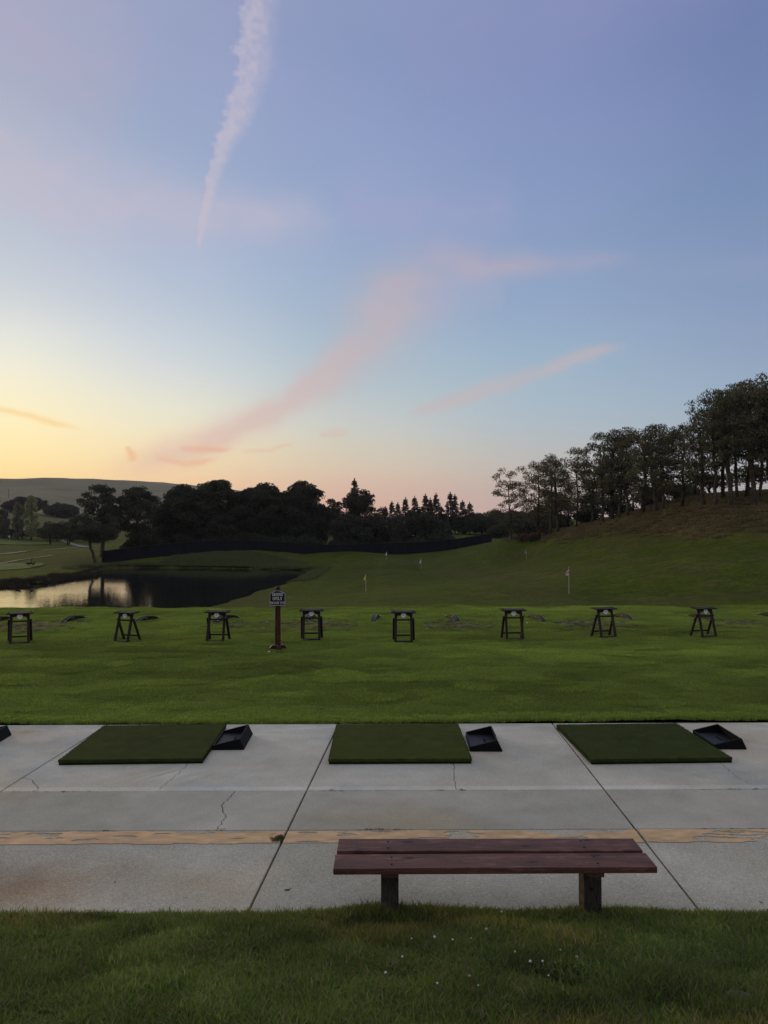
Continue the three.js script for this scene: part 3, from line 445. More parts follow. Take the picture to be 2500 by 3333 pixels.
{
  const spots = [[-8.3, 17.54, 0.4], [-6.03, 18.06, -0.37], [-3.85, 17.79, -0.07], [-1.69, 17.88, 0.05], [0.44, 17.69, -0.03], [2.99, 17.92, 0.05], [5.22, 18.32, 0.24], [7.63, 18.42, 0.26]];
  const labels = ['dark wooden bag stand leaning square to the range, beside the pond end of the tee', 'dark wooden bag stand twisted askew with its legs splayed wide apart', 'dark wooden bag stand next but one to the sign, toward the pond', 'dark wooden bag stand right beside the sign post, with a bay divider behind it', 'dark wooden bag stand in the bay behind the olive mat, nothing beside it', 'brown wooden bag stand with a lone golf ball lying behind it', 'brown wooden bag stand turned slightly, its splayed legs showing, second from the hill end', 'brown wooden bag stand at the hill end of the row with a divider directly behind'];
  const proto = makeStand();
  spots.forEach(([x, d, a], i) => { const p = V(x, teeY(x, d - 0.1) + 0.002, -d), o = i ? dup(proto, p, a) : proto; o.position.copy(p); o.rotation.y = a; o.rotation.x = -0.006; o.scale.setScalar(1.05); tag(o, labels[i], 'bag stand', 'bag stands along the grass tee'); });
}
// ---------------------------------------------------------------- bay dividers: low arched boards lying down range
const dividerDark = std(rgb(0.01, 0.009, 0.009), 0.5), dividerDeck = std(0xffffff, 0.5, { map: woodMap(231, [76, 46, 37]) }), paleGlintStud = std(rgb(0.62, 0.6, 0.55), 0.5);
function makeDivider() {
  const t = thing('bay_divider', V(0, 0, 0)), L = 0.52;
  const arc = (y0, h) => Array.from({ length: 17 }, (_, i) => { const u = i / 8 - 1; return [u * L, y0 + h * (1 - u * u)]; });
  const prof = (a, b) => new THREE.Shape([...a, ...b.slice().reverse()].map(([p, q]) => new THREE.Vector2(p, q)));
  for (const s of [-1, 1]) { const g = new THREE.ExtrudeGeometry(prof(arc(0.012, 0.03), arc(0.034, 0.094)), { depth: 0.014, bevelEnabled: true, bevelSize: 0.002, bevelThickness: 0.002, bevelSegments: 1 }); g.rotateY(Math.PI / 2); g.translate(s * 0.058 - 0.007, 0, 0); mesh('side_rail', g, dividerDark, t); }
  const dg = new THREE.ExtrudeGeometry(prof(arc(0.016, 0.084), arc(0.026, 0.086)), { depth: 0.1, bevelEnabled: false }); dg.rotateY(Math.PI / 2); dg.translate(-0.05, 0, 0); mesh('deck', dg, dividerDeck, t);
  for (const s of [-1, 1]) { const f = mesh('foot', box(0.2, 0.03, 0.055, 0, 0.016, s * (L + 0.008), 0.005), dividerDark, t); for (const q of [-1, 1]) mesh('glint_plate', box(0.03, 0.006, 0.05, q * 0.083, 0.034, s * (L + 0.008), 0.002), paleGlintStud, f); }  // pale plates paint sky glints, and white stickers, onto the feet
  const p = new THREE.CylinderGeometry(0.013, 0.013, 0.004, 12); p.rotateZ(Math.PI / 2); for (const s of [-1, 1]) { const q = p.clone(); q.translate(s * 0.0685, 0.085, 0.12); mesh('stud', q, paleGlintStud, t); }
  return t;
}
{
  const ends = [[-11.1, 21.6, -11.0, 22.7], [-8.99, 21.53, -8.82, 22.6], [-6.9, 21.47, -6.63, 22.43], [-4.67, 21.41, -4.3, 22.3], [-2.19, 21.6, -2.08, 22.57], [-0.3, 21.5, -0.208, 22.51], [2.015, 21.43, 1.88, 22.4], [4.44, 21.5, 4.26, 22.6], [6.93, 21.7, 6.8, 22.76], [9.27, 21.8, 9.03, 22.75], [11.45, 21.95, 11.23, 23.0]];
  const labels = ['arched dark bay divider directly behind the stand at the pond end of the tee', 'arched dark bay divider alone on the grass, nearest the open bright water', 'arched dark bay divider just past the askew bag stand', 'arched dark bay divider partly behind the stand next but one to the sign', 'arched bay divider seen through the stand beside the sign post', 'arched bay divider lying between two bag stands in front of the yellow flag', 'arched bay divider alone between the plain-bay stand and the golf ball', 'arched brown bay divider beside the lone golf ball', 'arched brown bay divider just past the second stand from the hill end', 'arched brown bay divider seen behind the stand at the hill end', 'arched brown bay divider past all the stands, at the hill end'];
  const proto = makeDivider();
  ends.forEach(([x0, d0, x1, d1], i) => { const x = (x0 + x1) / 2, d = (d0 + d1) / 2, a = Math.atan2(-(x1 - x0), d1 - d0), p = V(x, teeY(x, d) + 0.004, -d), o = i ? dup(proto, p, a) : proto; o.position.copy(p); o.rotation.y = a; tag(o, labels[i], 'bay divider', 'bay dividers along the far edge of the tee'); });
  const ball = mesh('golf_ball', new THREE.SphereGeometry(0.0225, 16, 12), std(rgb(0.8, 0.8, 0.78), 0.35)); ball.position.set(3.87, teeY(3.87, 20.92) + 0.024, -20.92); tag(ball, 'lone white golf ball on the tee near a brown bay divider', 'golf ball');
}

// ---------------------------------------------------------------- flags
function makeFlag(x, d, top, cloth, size, label, checks) {
  const y = groundY(x, d), h = top - y, t = thing('flag', V(x, y, -d));
  const st = new THREE.CylinderGeometry(0.016, 0.02, h + 0.1, 8); st.translate(0, h / 2 - 0.05, 0); mesh('flagstick', st, std(rgb(0.62, 0.6, 0.5), 0.5), t);
  const n = 10, m = 14, pos = [], idx = [[], []], lean = size * 0.5;
  for (let j = 0; j <= m; j++) for (let i = 0; i <= n; i++) { const u = i / n, v = j / m, droop = u * size * 0.9; pos.push(-u * lean * (0.75 + 0.2 * Math.sin(v * 5)), h - 0.02 - v * size * 0.95 - droop * (0.75 - 0.35 * v), 0.05 * Math.sin(u * 9 + v * 2.5) * (0.3 + u) * size * 1.6); if (i < n && j < m) { const o = j * (n + 1) + i; idx[checks ? ((((u * 2) | 0) + ((v * 4) | 0)) & 1) : 0].push(o, o + 1, o + n + 2, o, o + n + 2, o + n + 1); } }
  const base = new THREE.BufferGeometry(); base.setAttribute('position', new THREE.Float32BufferAttribute(pos, 3));
  idx.forEach((ix, k) => { if (!ix.length) return; const g = base.clone(); g.setIndex(ix); g.computeVertexNormals(); mesh('flag_cloth', g, std(k ? checks : cloth, 0.8, { side: THREE.DoubleSide }), t); });
  const cup = new THREE.CylinderGeometry(0.054, 0.054, 0.03, 12); cup.translate(0, -0.005, 0); mesh('cup', cup, std(rgb(0.6, 0.6, 0.58), 0.6), t);
  return tag(t, label, 'flag');
}
makeFlag(-2.15, 90, -2.8, rgb(0.72, 0.58, 0.1), 0.62, 'yellow flag hanging limp on its stick in the middle of the range');
makeFlag(14.4, 60, -0.5, rgb(0.55, 0.05, 0.025), 0.6, 'red and white flag hanging limp at the foot of the hill', rgb(0.75, 0.72, 0.68));
makeFlag(7.2, 150, -3.4, rgb(0.75, 0.74, 0.7), 0.75, 'white flag far down range, nearer the hill than the other white flag');
makeFlag(0.6, 172, -2.6, rgb(0.75, 0.74, 0.7), 0.75, 'white flag farthest down range, just in front of the windscreen fence');
makeFlag(24.05, 130, -0.95, rgb(0.02, 0.02, 0.02), 0.7, 'black and white checked flag on the hillside below the trees', rgb(0.75, 0.74, 0.7));
makeFlag(-152, 312, 0.6, rgb(0.78, 0.76, 0.7), 1.0, 'white flag on the far putting green by the poplars');

// ---------------------------------------------------------------- windscreen fence
{
  const line = [[-63.1, 172, -2.25], [-51.5, 182, -0.98], [-41.8, 188, -0.31], [-34.2, 190, -0.29], [-26.4, 193, -0.75], [-20.3, 195, -1.35], [-13.2, 196, -1.63], [-3.4, 196, -1.36], [2.9, 195, -1.12], [13.05, 188, -0.65], [18.4, 181, 0.24], [23.0, 174, 1.15], [24.05, 172, 1.37]];
  const c = new THREE.CatmullRomCurve3(line.map(([x, d, y]) => V(x, y, -d))), n = 36, f = thing('windscreen_fence', V(0, 0, 0)), pm = std(rgb(0.02, 0.02, 0.021), 0.8), sm = std(rgb(0.0105, 0.0115, 0.015), 0.9, { bumpMap: turfBump, bumpScale: 0.05 });
  for (let i = 0; i < n; i++) {
    const pos = [], idx = [], k = 6; for (let j = 0; j <= k; j++) { const p = c.getPointAt((i + 0.012 + (0.976 * j) / k) / n), sag = Math.sin((j / k) * Math.PI) * 0.07, bow = Math.sin((j / k) * Math.PI) * 0.1 * ((i * 7) % 3 - 1), b = Math.min(groundY(p.x, -p.z), groundY(p.x, -p.z - 1.5)) - 0.15; for (const t of [-0.02, 0.02]) pos.push(p.x, b, p.z + t + bow, p.x, (b + p.y) / 2, p.z + t + bow * 1.5, p.x, p.y - sag, p.z + t); }
    for (let j = 0; j < k; j++) for (const t of [0, 3]) { const o = j * 6 + t; idx.push(o, o + 6, o + 1, o + 1, o + 6, o + 7, o + 1, o + 7, o + 2, o + 2, o + 7, o + 8); if (!t) idx.push(o + 2, o + 8, o + 5, o + 5, o + 8, o + 11); }
    const g = new THREE.BufferGeometry(); g.setAttribute('position', new THREE.Float32BufferAttribute(pos, 3)); g.setAttribute('uv', new THREE.Float32BufferAttribute(pos.flatMap((v, q) => (q % 3 === 2 ? [] : [v * 0.3])), 2)); g.setIndex(idx); g.computeVertexNormals(); mesh('screen_panel', g, sm, f);
  }
  for (let i = 0; i <= n; i++) { const p = c.getPointAt(i / n), b = groundY(p.x, -p.z) - 0.3, g = new THREE.CylinderGeometry(0.05, 0.05, p.y - b + 0.12, 6); g.translate(p.x, (p.y + b) / 2 + 0.06, p.z); mesh('post', g, pm, f); }
  mesh('top_rail', new THREE.TubeGeometry(c, 160, 0.035, 5), pm, f);
  tag(f, 'long low black windscreen fence curving across the range beyond the pond', 'fence');
}

// ---------------------------------------------------------------- trees
function dirRand(r) { const z = r() * 2 - 1, a = r() * 6.2832, s = Math.sqrt(1 - z * z); return V(s * Math.cos(a), z, s * Math.sin(a)); }
// leaves: [centre, radii, count] clumps -> one mesh of small folded blades
function foliage(clumps, o, r) {
  let N = 0; for (const c of clumps) N += c.n;
  const pos = new Float32Array(N * 12), nor = new Float32Array(N * 12), col = new Float32Array(N * 12), idx = new Uint32Array(N * 6); let q = 0;
  const ax = V(0, 0, 0), wd = V(0, 0, 0), nn = V(0, 0, 0), p = V(0, 0, 0);
  for (const c of clumps) {
    const ct = 0.8 + 0.4 * r();
    for (let i = 0; i < c.n; i++) {
      const d = dirRand(r), rr = Math.pow(r(), o.shell ?? 0.45); if (d.y < -0.2 && r() < 0.45) d.y = -d.y;
      p.set(c.p.x + d.x * c.r.x * rr, c.p.y + d.y * c.r.y * rr, c.p.z + d.z * c.r.z * rr);
      ax.copy(dirRand(r)).multiplyScalar(o.loose ?? 0.8); ax.y -= o.droop ?? 0.6; ax.x += d.x * (o.out ?? 0.3); ax.z += d.z * (o.out ?? 0.3); ax.normalize();
      wd.copy(dirRand(r)).cross(ax).normalize(); nn.copy(ax).cross(wd).normalize();
      const L = o.len * (0.6 + 0.8 * r()), w = o.wid * (0.6 + 0.8 * r());
      const k = q * 12; const put = (j, a, b, e) => { for (let m = 0; m < 3; m++) { const g = m === 0 ? 'x' : m === 1 ? 'y' : 'z'; pos[k + j * 3 + m] = p[g] + ax[g] * a + wd[g] * b + nn[g] * e; nor[k + j * 3 + m] = nn[g]; } };
      put(0, -L / 2, 0, 0); put(1, 0, w / 2, w * 0.15); put(2, L / 2, 0, 0); put(3, 0, -w / 2, w * 0.15);
      const t = ct * (0.72 + 0.56 * r()), br = r() < (o.brown ?? 0.06) ? 1 : 0, cr = mix(o.color[0], 0.1, br) * t, cg = mix(o.color[1], 0.06, br) * t, cb = mix(o.color[2], 0.03, br) * t;
      for (let j = 0; j < 4; j++) { col[k + j * 3] = cr; col[k + j * 3 + 1] = cg; col[k + j * 3 + 2] = cb; }
      idx.set([q * 4, q * 4 + 2, q * 4 + 1, q * 4, q * 4 + 3, q * 4 + 2], q * 6); q++;
    }
  }
  const g = new THREE.BufferGeometry(); g.setAttribute('position', new THREE.BufferAttribute(pos, 3)); g.setAttribute('normal', new THREE.BufferAttribute(nor, 3)); g.setAttribute('color', new THREE.BufferAttribute(col, 3)); g.setIndex(new THREE.BufferAttribute(idx, 1)); return g;
}
// wood: a trunk line and clump centres joined by the nearest branch; radii grow with what they carry
function skeleton(trunk, clumps, r, tip, trunkR, sides = 6) {
  const nodes = trunk.map((p, i) => ({ p, par: i - 1, w: 0, trunk: true }));
  const order = clumps.map((c) => c.p).sort((a, b) => a.distanceToSquared(trunk[trunk.length - 1]) * 0.4 + Math.hypot(a.x, a.z) - (b.distanceToSquared(trunk[trunk.length - 1]) * 0.4 + Math.hypot(b.x, b.z)));
  for (const c of order) {
    let bi = 0, bc = 1e9; nodes.forEach((n, i) => { const dy = c.y - n.p.y, d = n.p.distanceTo(c) + (dy < 0.2 ? 3 * (0.2 - dy) : 0) + (i < 2 ? 2 : 0); if (d < bc) { bc = d; bi = i; } });
    const a = nodes[bi].p, L = a.distanceTo(c), k = Math.max(2, Math.min(5, Math.round(L / 0.9))); let par = bi;
    for (let i = 1; i <= k; i++) { const t = i / k, p = a.clone().lerp(c, t); p.y += Math.sin(t * Math.PI) * L * -0.06 + (i < k ? (r() - 0.5) * L * 0.1 : 0); if (i < k) { p.x += (r() - 0.5) * L * 0.14; p.z += (r() - 0.5) * L * 0.14; } nodes.push({ p, par, w: 0 }); par = nodes.length - 1; }
    nodes[par].w += 1;
  }
  for (let i = nodes.length - 1; i > 0; i--) nodes[nodes[i].par].w += nodes[i].w;
  const W = nodes[0].w || 1, rad = (n, i) => (n.trunk ? trunkR * Math.max(0.28, Math.pow(Math.max(n.w, 0.5) / W, 0.5)) * (i === 0 ? 1.35 : i === 1 ? 1.05 : 1) : Math.max(tip, trunkR * 0.85 * Math.pow(n.w / W, 0.52)));
  const pos = [], idx = [], ca = V(0, 0, 0), cb = V(0, 0, 0);
  nodes.forEach((n, i) => {
    if (i === 0) return; const a = nodes[n.par].p, b = n.p, d = b.clone().sub(a); if (d.length() < 1e-4) return; d.normalize();
    ca.set(1, 0, 0); if (Math.abs(d.x) > 0.9) ca.set(0, 0, 1); ca.cross(d).normalize(); cb.copy(d).cross(ca);
    const rb = rad(n, i), ra = n.trunk ? rad(nodes[n.par], n.par) : Math.min(rad(nodes[n.par], n.par), rb * 1.45), o = pos.length / 3;
    for (const [c, q, e] of [[a, ra, -0.4], [b, rb, 0.2]]) for (let s = 0; s < sides; s++) { const t = (s / sides) * 6.2832; pos.push(c.x + (ca.x * Math.cos(t) + cb.x * Math.sin(t)) * q + d.x * q * e, c.y + (ca.y * Math.cos(t) + cb.y * Math.sin(t)) * q + d.y * q * e, c.z + (ca.z * Math.cos(t) + cb.z * Math.sin(t)) * q + d.z * q * e); }
    for (let s = 0; s < sides; s++) { const t = (s + 1) % sides; idx.push(o + s, o + sides + s, o + t, o + t, o + sides + s, o + sides + t); }
  });
  const g = new THREE.BufferGeometry(); g.setAttribute('position', new THREE.Float32BufferAttribute(pos, 3)); g.setAttribute('uv', new THREE.Float32BufferAttribute(pos.flatMap((v, i) => (i % 3 === 2 ? [] : [v * 0.5])), 2)); g.setIndex(idx); g.computeVertexNormals(); return g;
}
const barkTex = tex(128, 256, (u, v) => { const k = 150 + 130 * (tfbm(u, v, 5, 4, 141) - 0.5) + 50 * (vn(u * 40, v * 9, 3) - 0.5); return [k, k * 0.95, k * 0.88]; });
const barkPale = std(rgb(0.24, 0.2, 0.16), 0.9, { map: barkTex }), barkBrown = std(rgb(0.12, 0.095, 0.075), 0.95, { map: barkTex }), barkDark = std(rgb(0.07, 0.055, 0.045), 0.95, { map: barkTex });
const leafMat = new THREE.MeshPhysicalMaterial({ color: 0xffffff, roughness: 1, transmission: 0.3, thickness: 0, specularIntensity: 0.4, vertexColors: true, side: THREE.DoubleSide });
// crown clump centres inside an uneven envelope
function crownClumps(r, o) {
  const out = []; let guard = 0;
  while (out.length < o.clumps && guard++ < 6000) {
    const d = dirRand(r), k = Math.pow(r(), o.fill ?? 0.42), p = V(d.x * o.rx * k, o.cy + d.y * o.ry * k, d.z * (o.rz ?? o.rx) * k);
    if (o.boxy) { const t = r() * 2 - 1, a = r() * 6.2832, w = Math.pow(Math.max(0, 1 - Math.pow(Math.abs(t), t > 0 ? o.boxy : o.boxy * 1.6)), 0.5) * Math.pow(r(), (o.fill ?? 0.42)); d.set(Math.cos(a), t, Math.sin(a)); p.set(d.x * o.rx * w, o.cy + t * o.ry, d.z * (o.rz ?? o.rx) * w); }
    const lob = 0.5 + 0.95 * fbm(Math.atan2(d.z, d.x) * 0.9 + o.seed, d.y * 1.6 + 5, 2, o.seed & 31); p.x *= lob; p.z *= lob; p.y = o.cy + (p.y - o.cy) * (0.85 + 0.3 * (lob - 0.7));
    if (p.y < o.low) continue; if (o.flat && p.y > o.cy) p.y = o.cy + (p.y - o.cy) * o.flat;
    if (out.some((c) => c.p.distanceTo(p) < o.gap)) { if (r() < 0.97) continue; }
    const R = o.cr * (0.65 + 0.7 * r()); out.push({ p, r: V(R * 1.15, R * 0.72, R * 1.15), n: Math.round(o.leaves * (0.6 + 0.8 * r()) * (R / o.cr) ** 2) });
  }
  return out;
}
function eucalypt(name, x, d, top, o, label, group) {
  const r = rng(o.seed * 7919 + 13), y = o.y ?? groundY(x, d), H = top - y, t = thing(name, V(x, y - 0.15, -d));
  const cb = o.crownBase ?? 0.36, rx = o.rx, cy = H * (cb + 1) * 0.5, ry = (H * (1 - cb)) * 0.5 - o.cr * 0.45;
  const clumps = crownClumps(r, { seed: o.seed, clumps: o.clumps, rx: rx - o.cr * 0.5, rz: (o.rz ?? rx) - o.cr * 0.5, cy, ry, low: H * cb * 0.9, cr: o.cr, gap: o.gap ?? o.cr * 0.75, leaves: o.leaves, fill: o.fill, boxy: o.boxy });
  const lx = o.lean?.[0] ?? (r() - 0.5) * 0.14, lz = (r() - 0.5) * 0.1, trunk = []; const n = 9;
  for (let i = 0; i <= n; i++) { const f = (i / n) * (o.trunkTo ?? 0.72) * H; trunk.push(V(lx * f + (i > 1 ? (r() - 0.5) * 0.28 : 0) + Math.sin(i * 0.9 + o.seed) * 0.1, f, lz * f + (i > 1 ? (r() - 0.5) * 0.28 : 0))); }
  clumps.forEach((c) => { c.p.x += lx * c.p.y; c.p.z += lz * c.p.y; });
  if (o.forks) for (let k = 0; k < o.forks; k++) clumps.push({ p: V((r() - 0.5) * rx, H * (0.22 + 0.14 * r()), (r() - 0.5) * rx), r: V(0.6, 0.45, 0.6), n: 40 });
  mesh('trunk', skeleton(trunk, clumps, r, o.tip ?? 0.035, o.trunkR ?? 0.24), o.bark ?? barkBrown, t);
  mesh('crown', foliage(clumps, { len: o.len ?? 0.46, wid: o.wid ?? 0.15, droop: 0.75, loose: 0.75, out: 0.25, color: o.color ?? [0.115, 0.115, 0.05], brown: o.brown ?? 0.1, shell: o.shell }, r), leafMat, t);
  return tag(t, label, 'tree', group);
}
{
  const row = [[25.03, 150, 14.4, 4.2], [28.25, 140, 15.3, 4.4], [29.2, 135, 15.7, 3.4], [29.36, 130, 15.0, 3.4], [31.45, 125, 15.7, 4.4], [33.03, 122, 14.2, 3.4], [33.7, 118, 17.3, 4.2], [34.1, 115, 17.4, 3.4], [34.7, 113.4, 17.2, 3.2], [35.5, 112, 17.5, 4.0], [36.5, 108, 17.0, 3.8], [37.2, 105, 17.0, 3.8], [37.6, 103.2, 16.6, 3.2], [38.8, 100, 16.9, 4.0], [39.6, 95, 16.7, 2.9], [39.76, 92, 19.7, 3.2], [42.1, 95.5, 20.0, 3.0], [40.45, 89.5, 18.8, 2.9], [42.7, 93, 20.7, 3.2], [43.5, 92, 20.6, 3.3], [42.2, 87.6, 19.6, 3.0], [43.9, 89.6, 19.8, 3.2], [43.6, 86, 19.8, 3.0], [44.9, 86, 19.8, 3.6], [46.5, 84, 20.2, 3.8]];
  row.forEach(([x, d, top, rx], i) => {
    const first = i === 0, big = i > 14;
    eucalypt('eucalyptus_tree', x, d, top, { seed: 11 + i * 3, rx: rx * (first ? 1.12 : 0.96), rz: rx * 0.96, clumps: first ? 58 : 58, boxy: 2.2, cr: first ? 0.85 : 0.8, gap: 0.9, leaves: first ? 85 : 72, len: 0.38, wid: 0.11, fill: 0.5, tip: 0.05, crownBase: first ? 0.18 : big ? 0.3 : i % 3 === 1 ? 0.2 : 0.26, trunkR: big ? 0.17 + (i % 3) * 0.045 : 0.15 + (i % 4) * 0.04, forks: i % 2 ? 2 : 0, bark: i % 3 !== 1 ? barkPale : barkBrown, lean: [((i * 37) % 11) / 11 * 0.16 - 0.07], brown: i % 5 === 3 || i === 1 ? 0.3 : 0.1, trunkTo: 0.78 },
      first ? 'small open-crowned eucalyptus standing apart at the low end of the hillside row' : 'tall slender eucalyptus with bare lower trunk in the row on the hillside', first ? undefined : 'eucalyptus trees in the row on the hillside');
  });
  // second line just behind the crest, seen between the trunks
  [[30.5, 146, 7.5], [33, 137, 8], [36, 131, 8.5], [38.5, 124, 9], [41, 118, 9], [42.5, 112, 9], [45, 106, 10], [48, 101, 11]].forEach(([x, d, top], i) => eucalypt('eucalyptus_tree', x, d, top, { seed: 211 + i * 5, rx: 3.2, clumps: 22, cr: 1.1, leaves: 80, crownBase: 0.25, boxy: 2.5, trunkR: 0.16, bark: barkBrown, brown: 0.2 }, 'shorter eucalyptus behind the hillside row, seen between the trunks', 'eucalyptus trees behind the hillside row'));
  // the pair of pale-limbed trees at the pond
  eucalypt('eucalyptus_tree', -64.2, 171, 6.2, { seed: 301, rx: 8.6, rz: 5, clumps: 46, cr: 1.25, leaves: 150, crownBase: 0.36, trunkR: 0.3, bark: barkPale, lean: [-0.28], len: 0.55, wid: 0.22, color: [0.05, 0.058, 0.028], brown: 0.04, trunkTo: 0.55 }, 'low spreading eucalyptus with pale leaning trunk on the pond bank');
  eucalypt('eucalyptus_tree', -68.2, 186, 14.4, { seed: 307, rx: 7.6, rz: 6.5, boxy: 2, clumps: 74, cr: 1.2, leaves: 140, gap: 1.2, crownBase: 0.2, tip: 0.08, trunkR: 0.45, bark: barkPale, len: 0.6, wid: 0.22, color: [0.055, 0.062, 0.03], brown: 0.04, trunkTo: 0.5, fill: 0.5, lean: [0.02] }, 'tall pale-limbed eucalyptus with sky gaps behind the end of the fence');
  eucalypt('eucalyptus_tree', -61.4, 190, 14.2, { seed: 313, rx: 6.4, rz: 6, boxy: 2.4, clumps: 84, cr: 1.3, leaves: 150, gap: 1.1, crownBase: 0.1, tip: 0.07, trunkR: 0.4, bark: barkPale, len: 0.6, wid: 0.24, color: [0.048, 0.055, 0.026], brown: 0.04, trunkTo: 0.5, fill: 0.45 }, 'fuller eucalyptus between the pale-limbed one and the dense grove');
  // dense dark grove
  const grove = [[-57.6, 205, 8, 4.4], [-54.2, 203, 14.6, 6.8], [-48.6, 207, 13.4, 6], [-44.4, 205, 16, 7.2], [-38.2, 207, 13, 6], [-32.3, 206, 15.2, 6.8], [-27.6, 209, 13.2, 5.6], [-22.7, 207, 15.6, 6.4], [-18.4, 208, 9.4, 3.8]];
  grove.forEach(([x, d, top, rx], i) => eucalypt('grove_tree', x, d, top, { seed: 401 + i * 7, rx, rz: rx, clumps: 104, cr: 1.6, gap: 1.15, leaves: 160, crownBase: 0.02, boxy: 2.3, trunkR: 0.4, bark: barkDark, len: 0.7, wid: 0.34, color: [0.04, 0.048, 0.022], brown: 0.02, fill: 0.36, shell: 0.35, trunkTo: 0.7 }, 'broad dense dark tree in the grove behind the windscreen fence', 'dense trees of the grove behind the fence'));
  [-62, -58, -53, -47, -41.5, -36, -30.5, -25, -20, -11, -6, -1, 4, 9, 14].forEach((x, i) => eucalypt('shrub', x, 201 - (x < -50 ? (-50 - x) * 0.75 : 0), groundY(x, 201) + 2.6 + (i % 3) * 0.6, { seed: 451 + i * 5, rx: 3.6, clumps: 26, cr: 1.2, leaves: 120, crownBase: 0.02, boxy: 3, trunkR: 0.12, bark: barkDark, len: 0.6, wid: 0.32, color: [0.04, 0.048, 0.022], brown: 0.02 }, 'dark understory shrub close behind the windscreen fence', 'understory shrubs behind the fence'));
  // looser trees to the right of the gap
  eucalypt('eucalyptus_tree', -13.4, 206, 11.3, { seed: 501, rx: 3.8, clumps: 36, cr: 1.4, leaves: 190, crownBase: 0.12, trunkR: 0.3, bark: barkDark, len: 0.6, wid: 0.28, color: [0.045, 0.05, 0.026] }, 'medium dark eucalyptus beside the gap in the grove');
  eucalypt('eucalyptus_tree', -6.6, 208, 13.2, { seed: 509, rx: 4.6, clumps: 30, cr: 1.5, leaves: 190, gap: 1.5, crownBase: 0.34, trunkR: 0.35, bark: barkPale, len: 0.6, wid: 0.28, color: [0.045, 0.05, 0.026] }, 'tall eucalyptus with separate leaf clumps below the pale pointed tree');
  eucalypt('eucalyptus_tree', -1.4, 210, 9.2, { seed: 517, rx: 2.2, clumps: 16, cr: 1.0, leaves: 140, crownBase: 0.3, trunkR: 0.22, bark: barkDark, color: [0.045, 0.05, 0.026] }, 'thin ragged eucalyptus between the oaks and the pines');
  const oaks = [[-9.5, 203, 6.4, 5.2], [-3.6, 202, 6.9, 5.4], [2.6, 203, 6.2, 4.8], [8.2, 206, 7.6, 5.6], [13.2, 208, 6.4, 4.6], [20.5, 262, 7.6, 5.2], [27.5, 262, 7.2, 5.4], [33.5, 264, 7.0, 5.2], [39, 258, 6.2, 5], [32, 215, 3.6, 3.2], [44, 240, 8, 5], [36, 196, 5, 3.6], [40, 182, 6, 3.6], [36, 300, 9, 6], [44, 310, 10, 6], [52, 305, 10, 6], [58, 290, 10.5, 6]];
  oaks.forEach(([x, d, top, rx], i) => eucalypt('oak_tree', x, d, top, { seed: 601 + i * 11, rx, rz: rx, clumps: 46, cr: 1.5, gap: 1.1, leaves: 170, crownBase: 0.04, trunkR: 0.3, bark: barkDark, len: 0.55, wid: 0.32, color: i > 8 ? [0.05, 0.06, 0.026] : [0.042, 0.05, 0.026], fill: 0.36, shell: 0.35, trunkTo: 0.6 }, i < 5 ? 'low round dark oak close behind the fence' : 'low dark oak in the wood beyond the far green', i < 5 ? 'low oaks close behind the fence' : 'oaks in the wood beyond the far green'));
  // far left: dark oaks on the hillside, small bare-ish trees by the path
  [[-241, 520, 25, 11], [-222, 520, 20.4, 9], [-214, 516, 19.5, 7], [-251, 524, 22, 9]].forEach(([x, d, top, rx], i) => eucalypt('oak_tree', x, d, top, { seed: 801 + i * 3, rx, clumps: 60, cr: 2.6, gap: 1.8, leaves: 150, crownBase: 0.03, trunkR: 0.5, bark: barkDark, len: 1.2, wid: 0.7, color: [0.045, 0.05, 0.03], fill: 0.36 }, 'round dark oak on the hillside above the poplars', 'oaks on the far left hillside'));
  [[-134.6, 310, 5.2], [-129.4, 316, 3.8], [-125, 304, 4.6], [-140, 322, 4.6]].forEach(([x, d, top], i) => eucalypt('small_tree', x, d, top, { seed: 851 + i * 3, rx: 3.2, clumps: 22, cr: 1.2, leaves: 45, crownBase: 0.25, trunkR: 0.3, bark: barkDark, len: 0.6, wid: 0.25, color: [0.08, 0.085, 0.045] }, 'small sparse tree beside the far cart path', 'small sparse trees by the far cart path'));
  [[-168, 342, 3], [-160, 340, 1.8], [-150, 341, 1.6], [-144, 338, 1.2], [-172, 336, 3.8], [-136, 335, 0.6], [-128, 333, 0.4], [-119, 326, 0]].forEach(([x, d, top], i) => eucalypt('shrub', x, d, top + 0.8, { seed: 871 + i * 3, rx: 4.8, clumps: 26, cr: 1.3, leaves: 90, crownBase: 0.02, trunkR: 0.2, bark: barkDark, len: 0.6, wid: 0.35, color: [0.045, 0.05, 0.028] }, 'dark rounded shrub in the hedge under the poplars', 'shrubs in the hedge under the poplars'));
  // dry brush at the foot of the row, shrubs behind the trunks
  [[27.2, 142, 1.9, 1.8], [26, 145, 1.7, 1.4], [29.6, 139, 2.6, 1.5]].forEach(([x, d, top, rx], i) => eucalypt('dry_shrub', x, d, groundY(x, d) + 1.8, { seed: 901 + i, rx, clumps: 14, cr: 0.7, leaves: 60, crownBase: 0.05, trunkR: 0.08, bark: barkBrown, len: 0.5, wid: 0.1, color: [0.11, 0.065, 0.045], brown: 0.5 }, 'reddish dry brush at the foot of the hillside row', 'dry brush at the foot of the hillside row'));
  [[36, 136, 3.2], [39.5, 130, 3], [43, 124, 2.6], [46, 116, 2.2], [34, 150, 3.5]].forEach(([x, d, h], i) => eucalypt('shrub', x, d, groundY(x, d) + h, { seed: 921 + i, rx: 2.6, clumps: 24, cr: 0.9, leaves: 110, crownBase: 0.03, trunkR: 0.1, bark: barkDark, len: 0.4, wid: 0.2, color: [0.05, 0.065, 0.028] }, 'green shrub behind the trunks of the hillside row', 'shrubs behind the hillside row'));
}
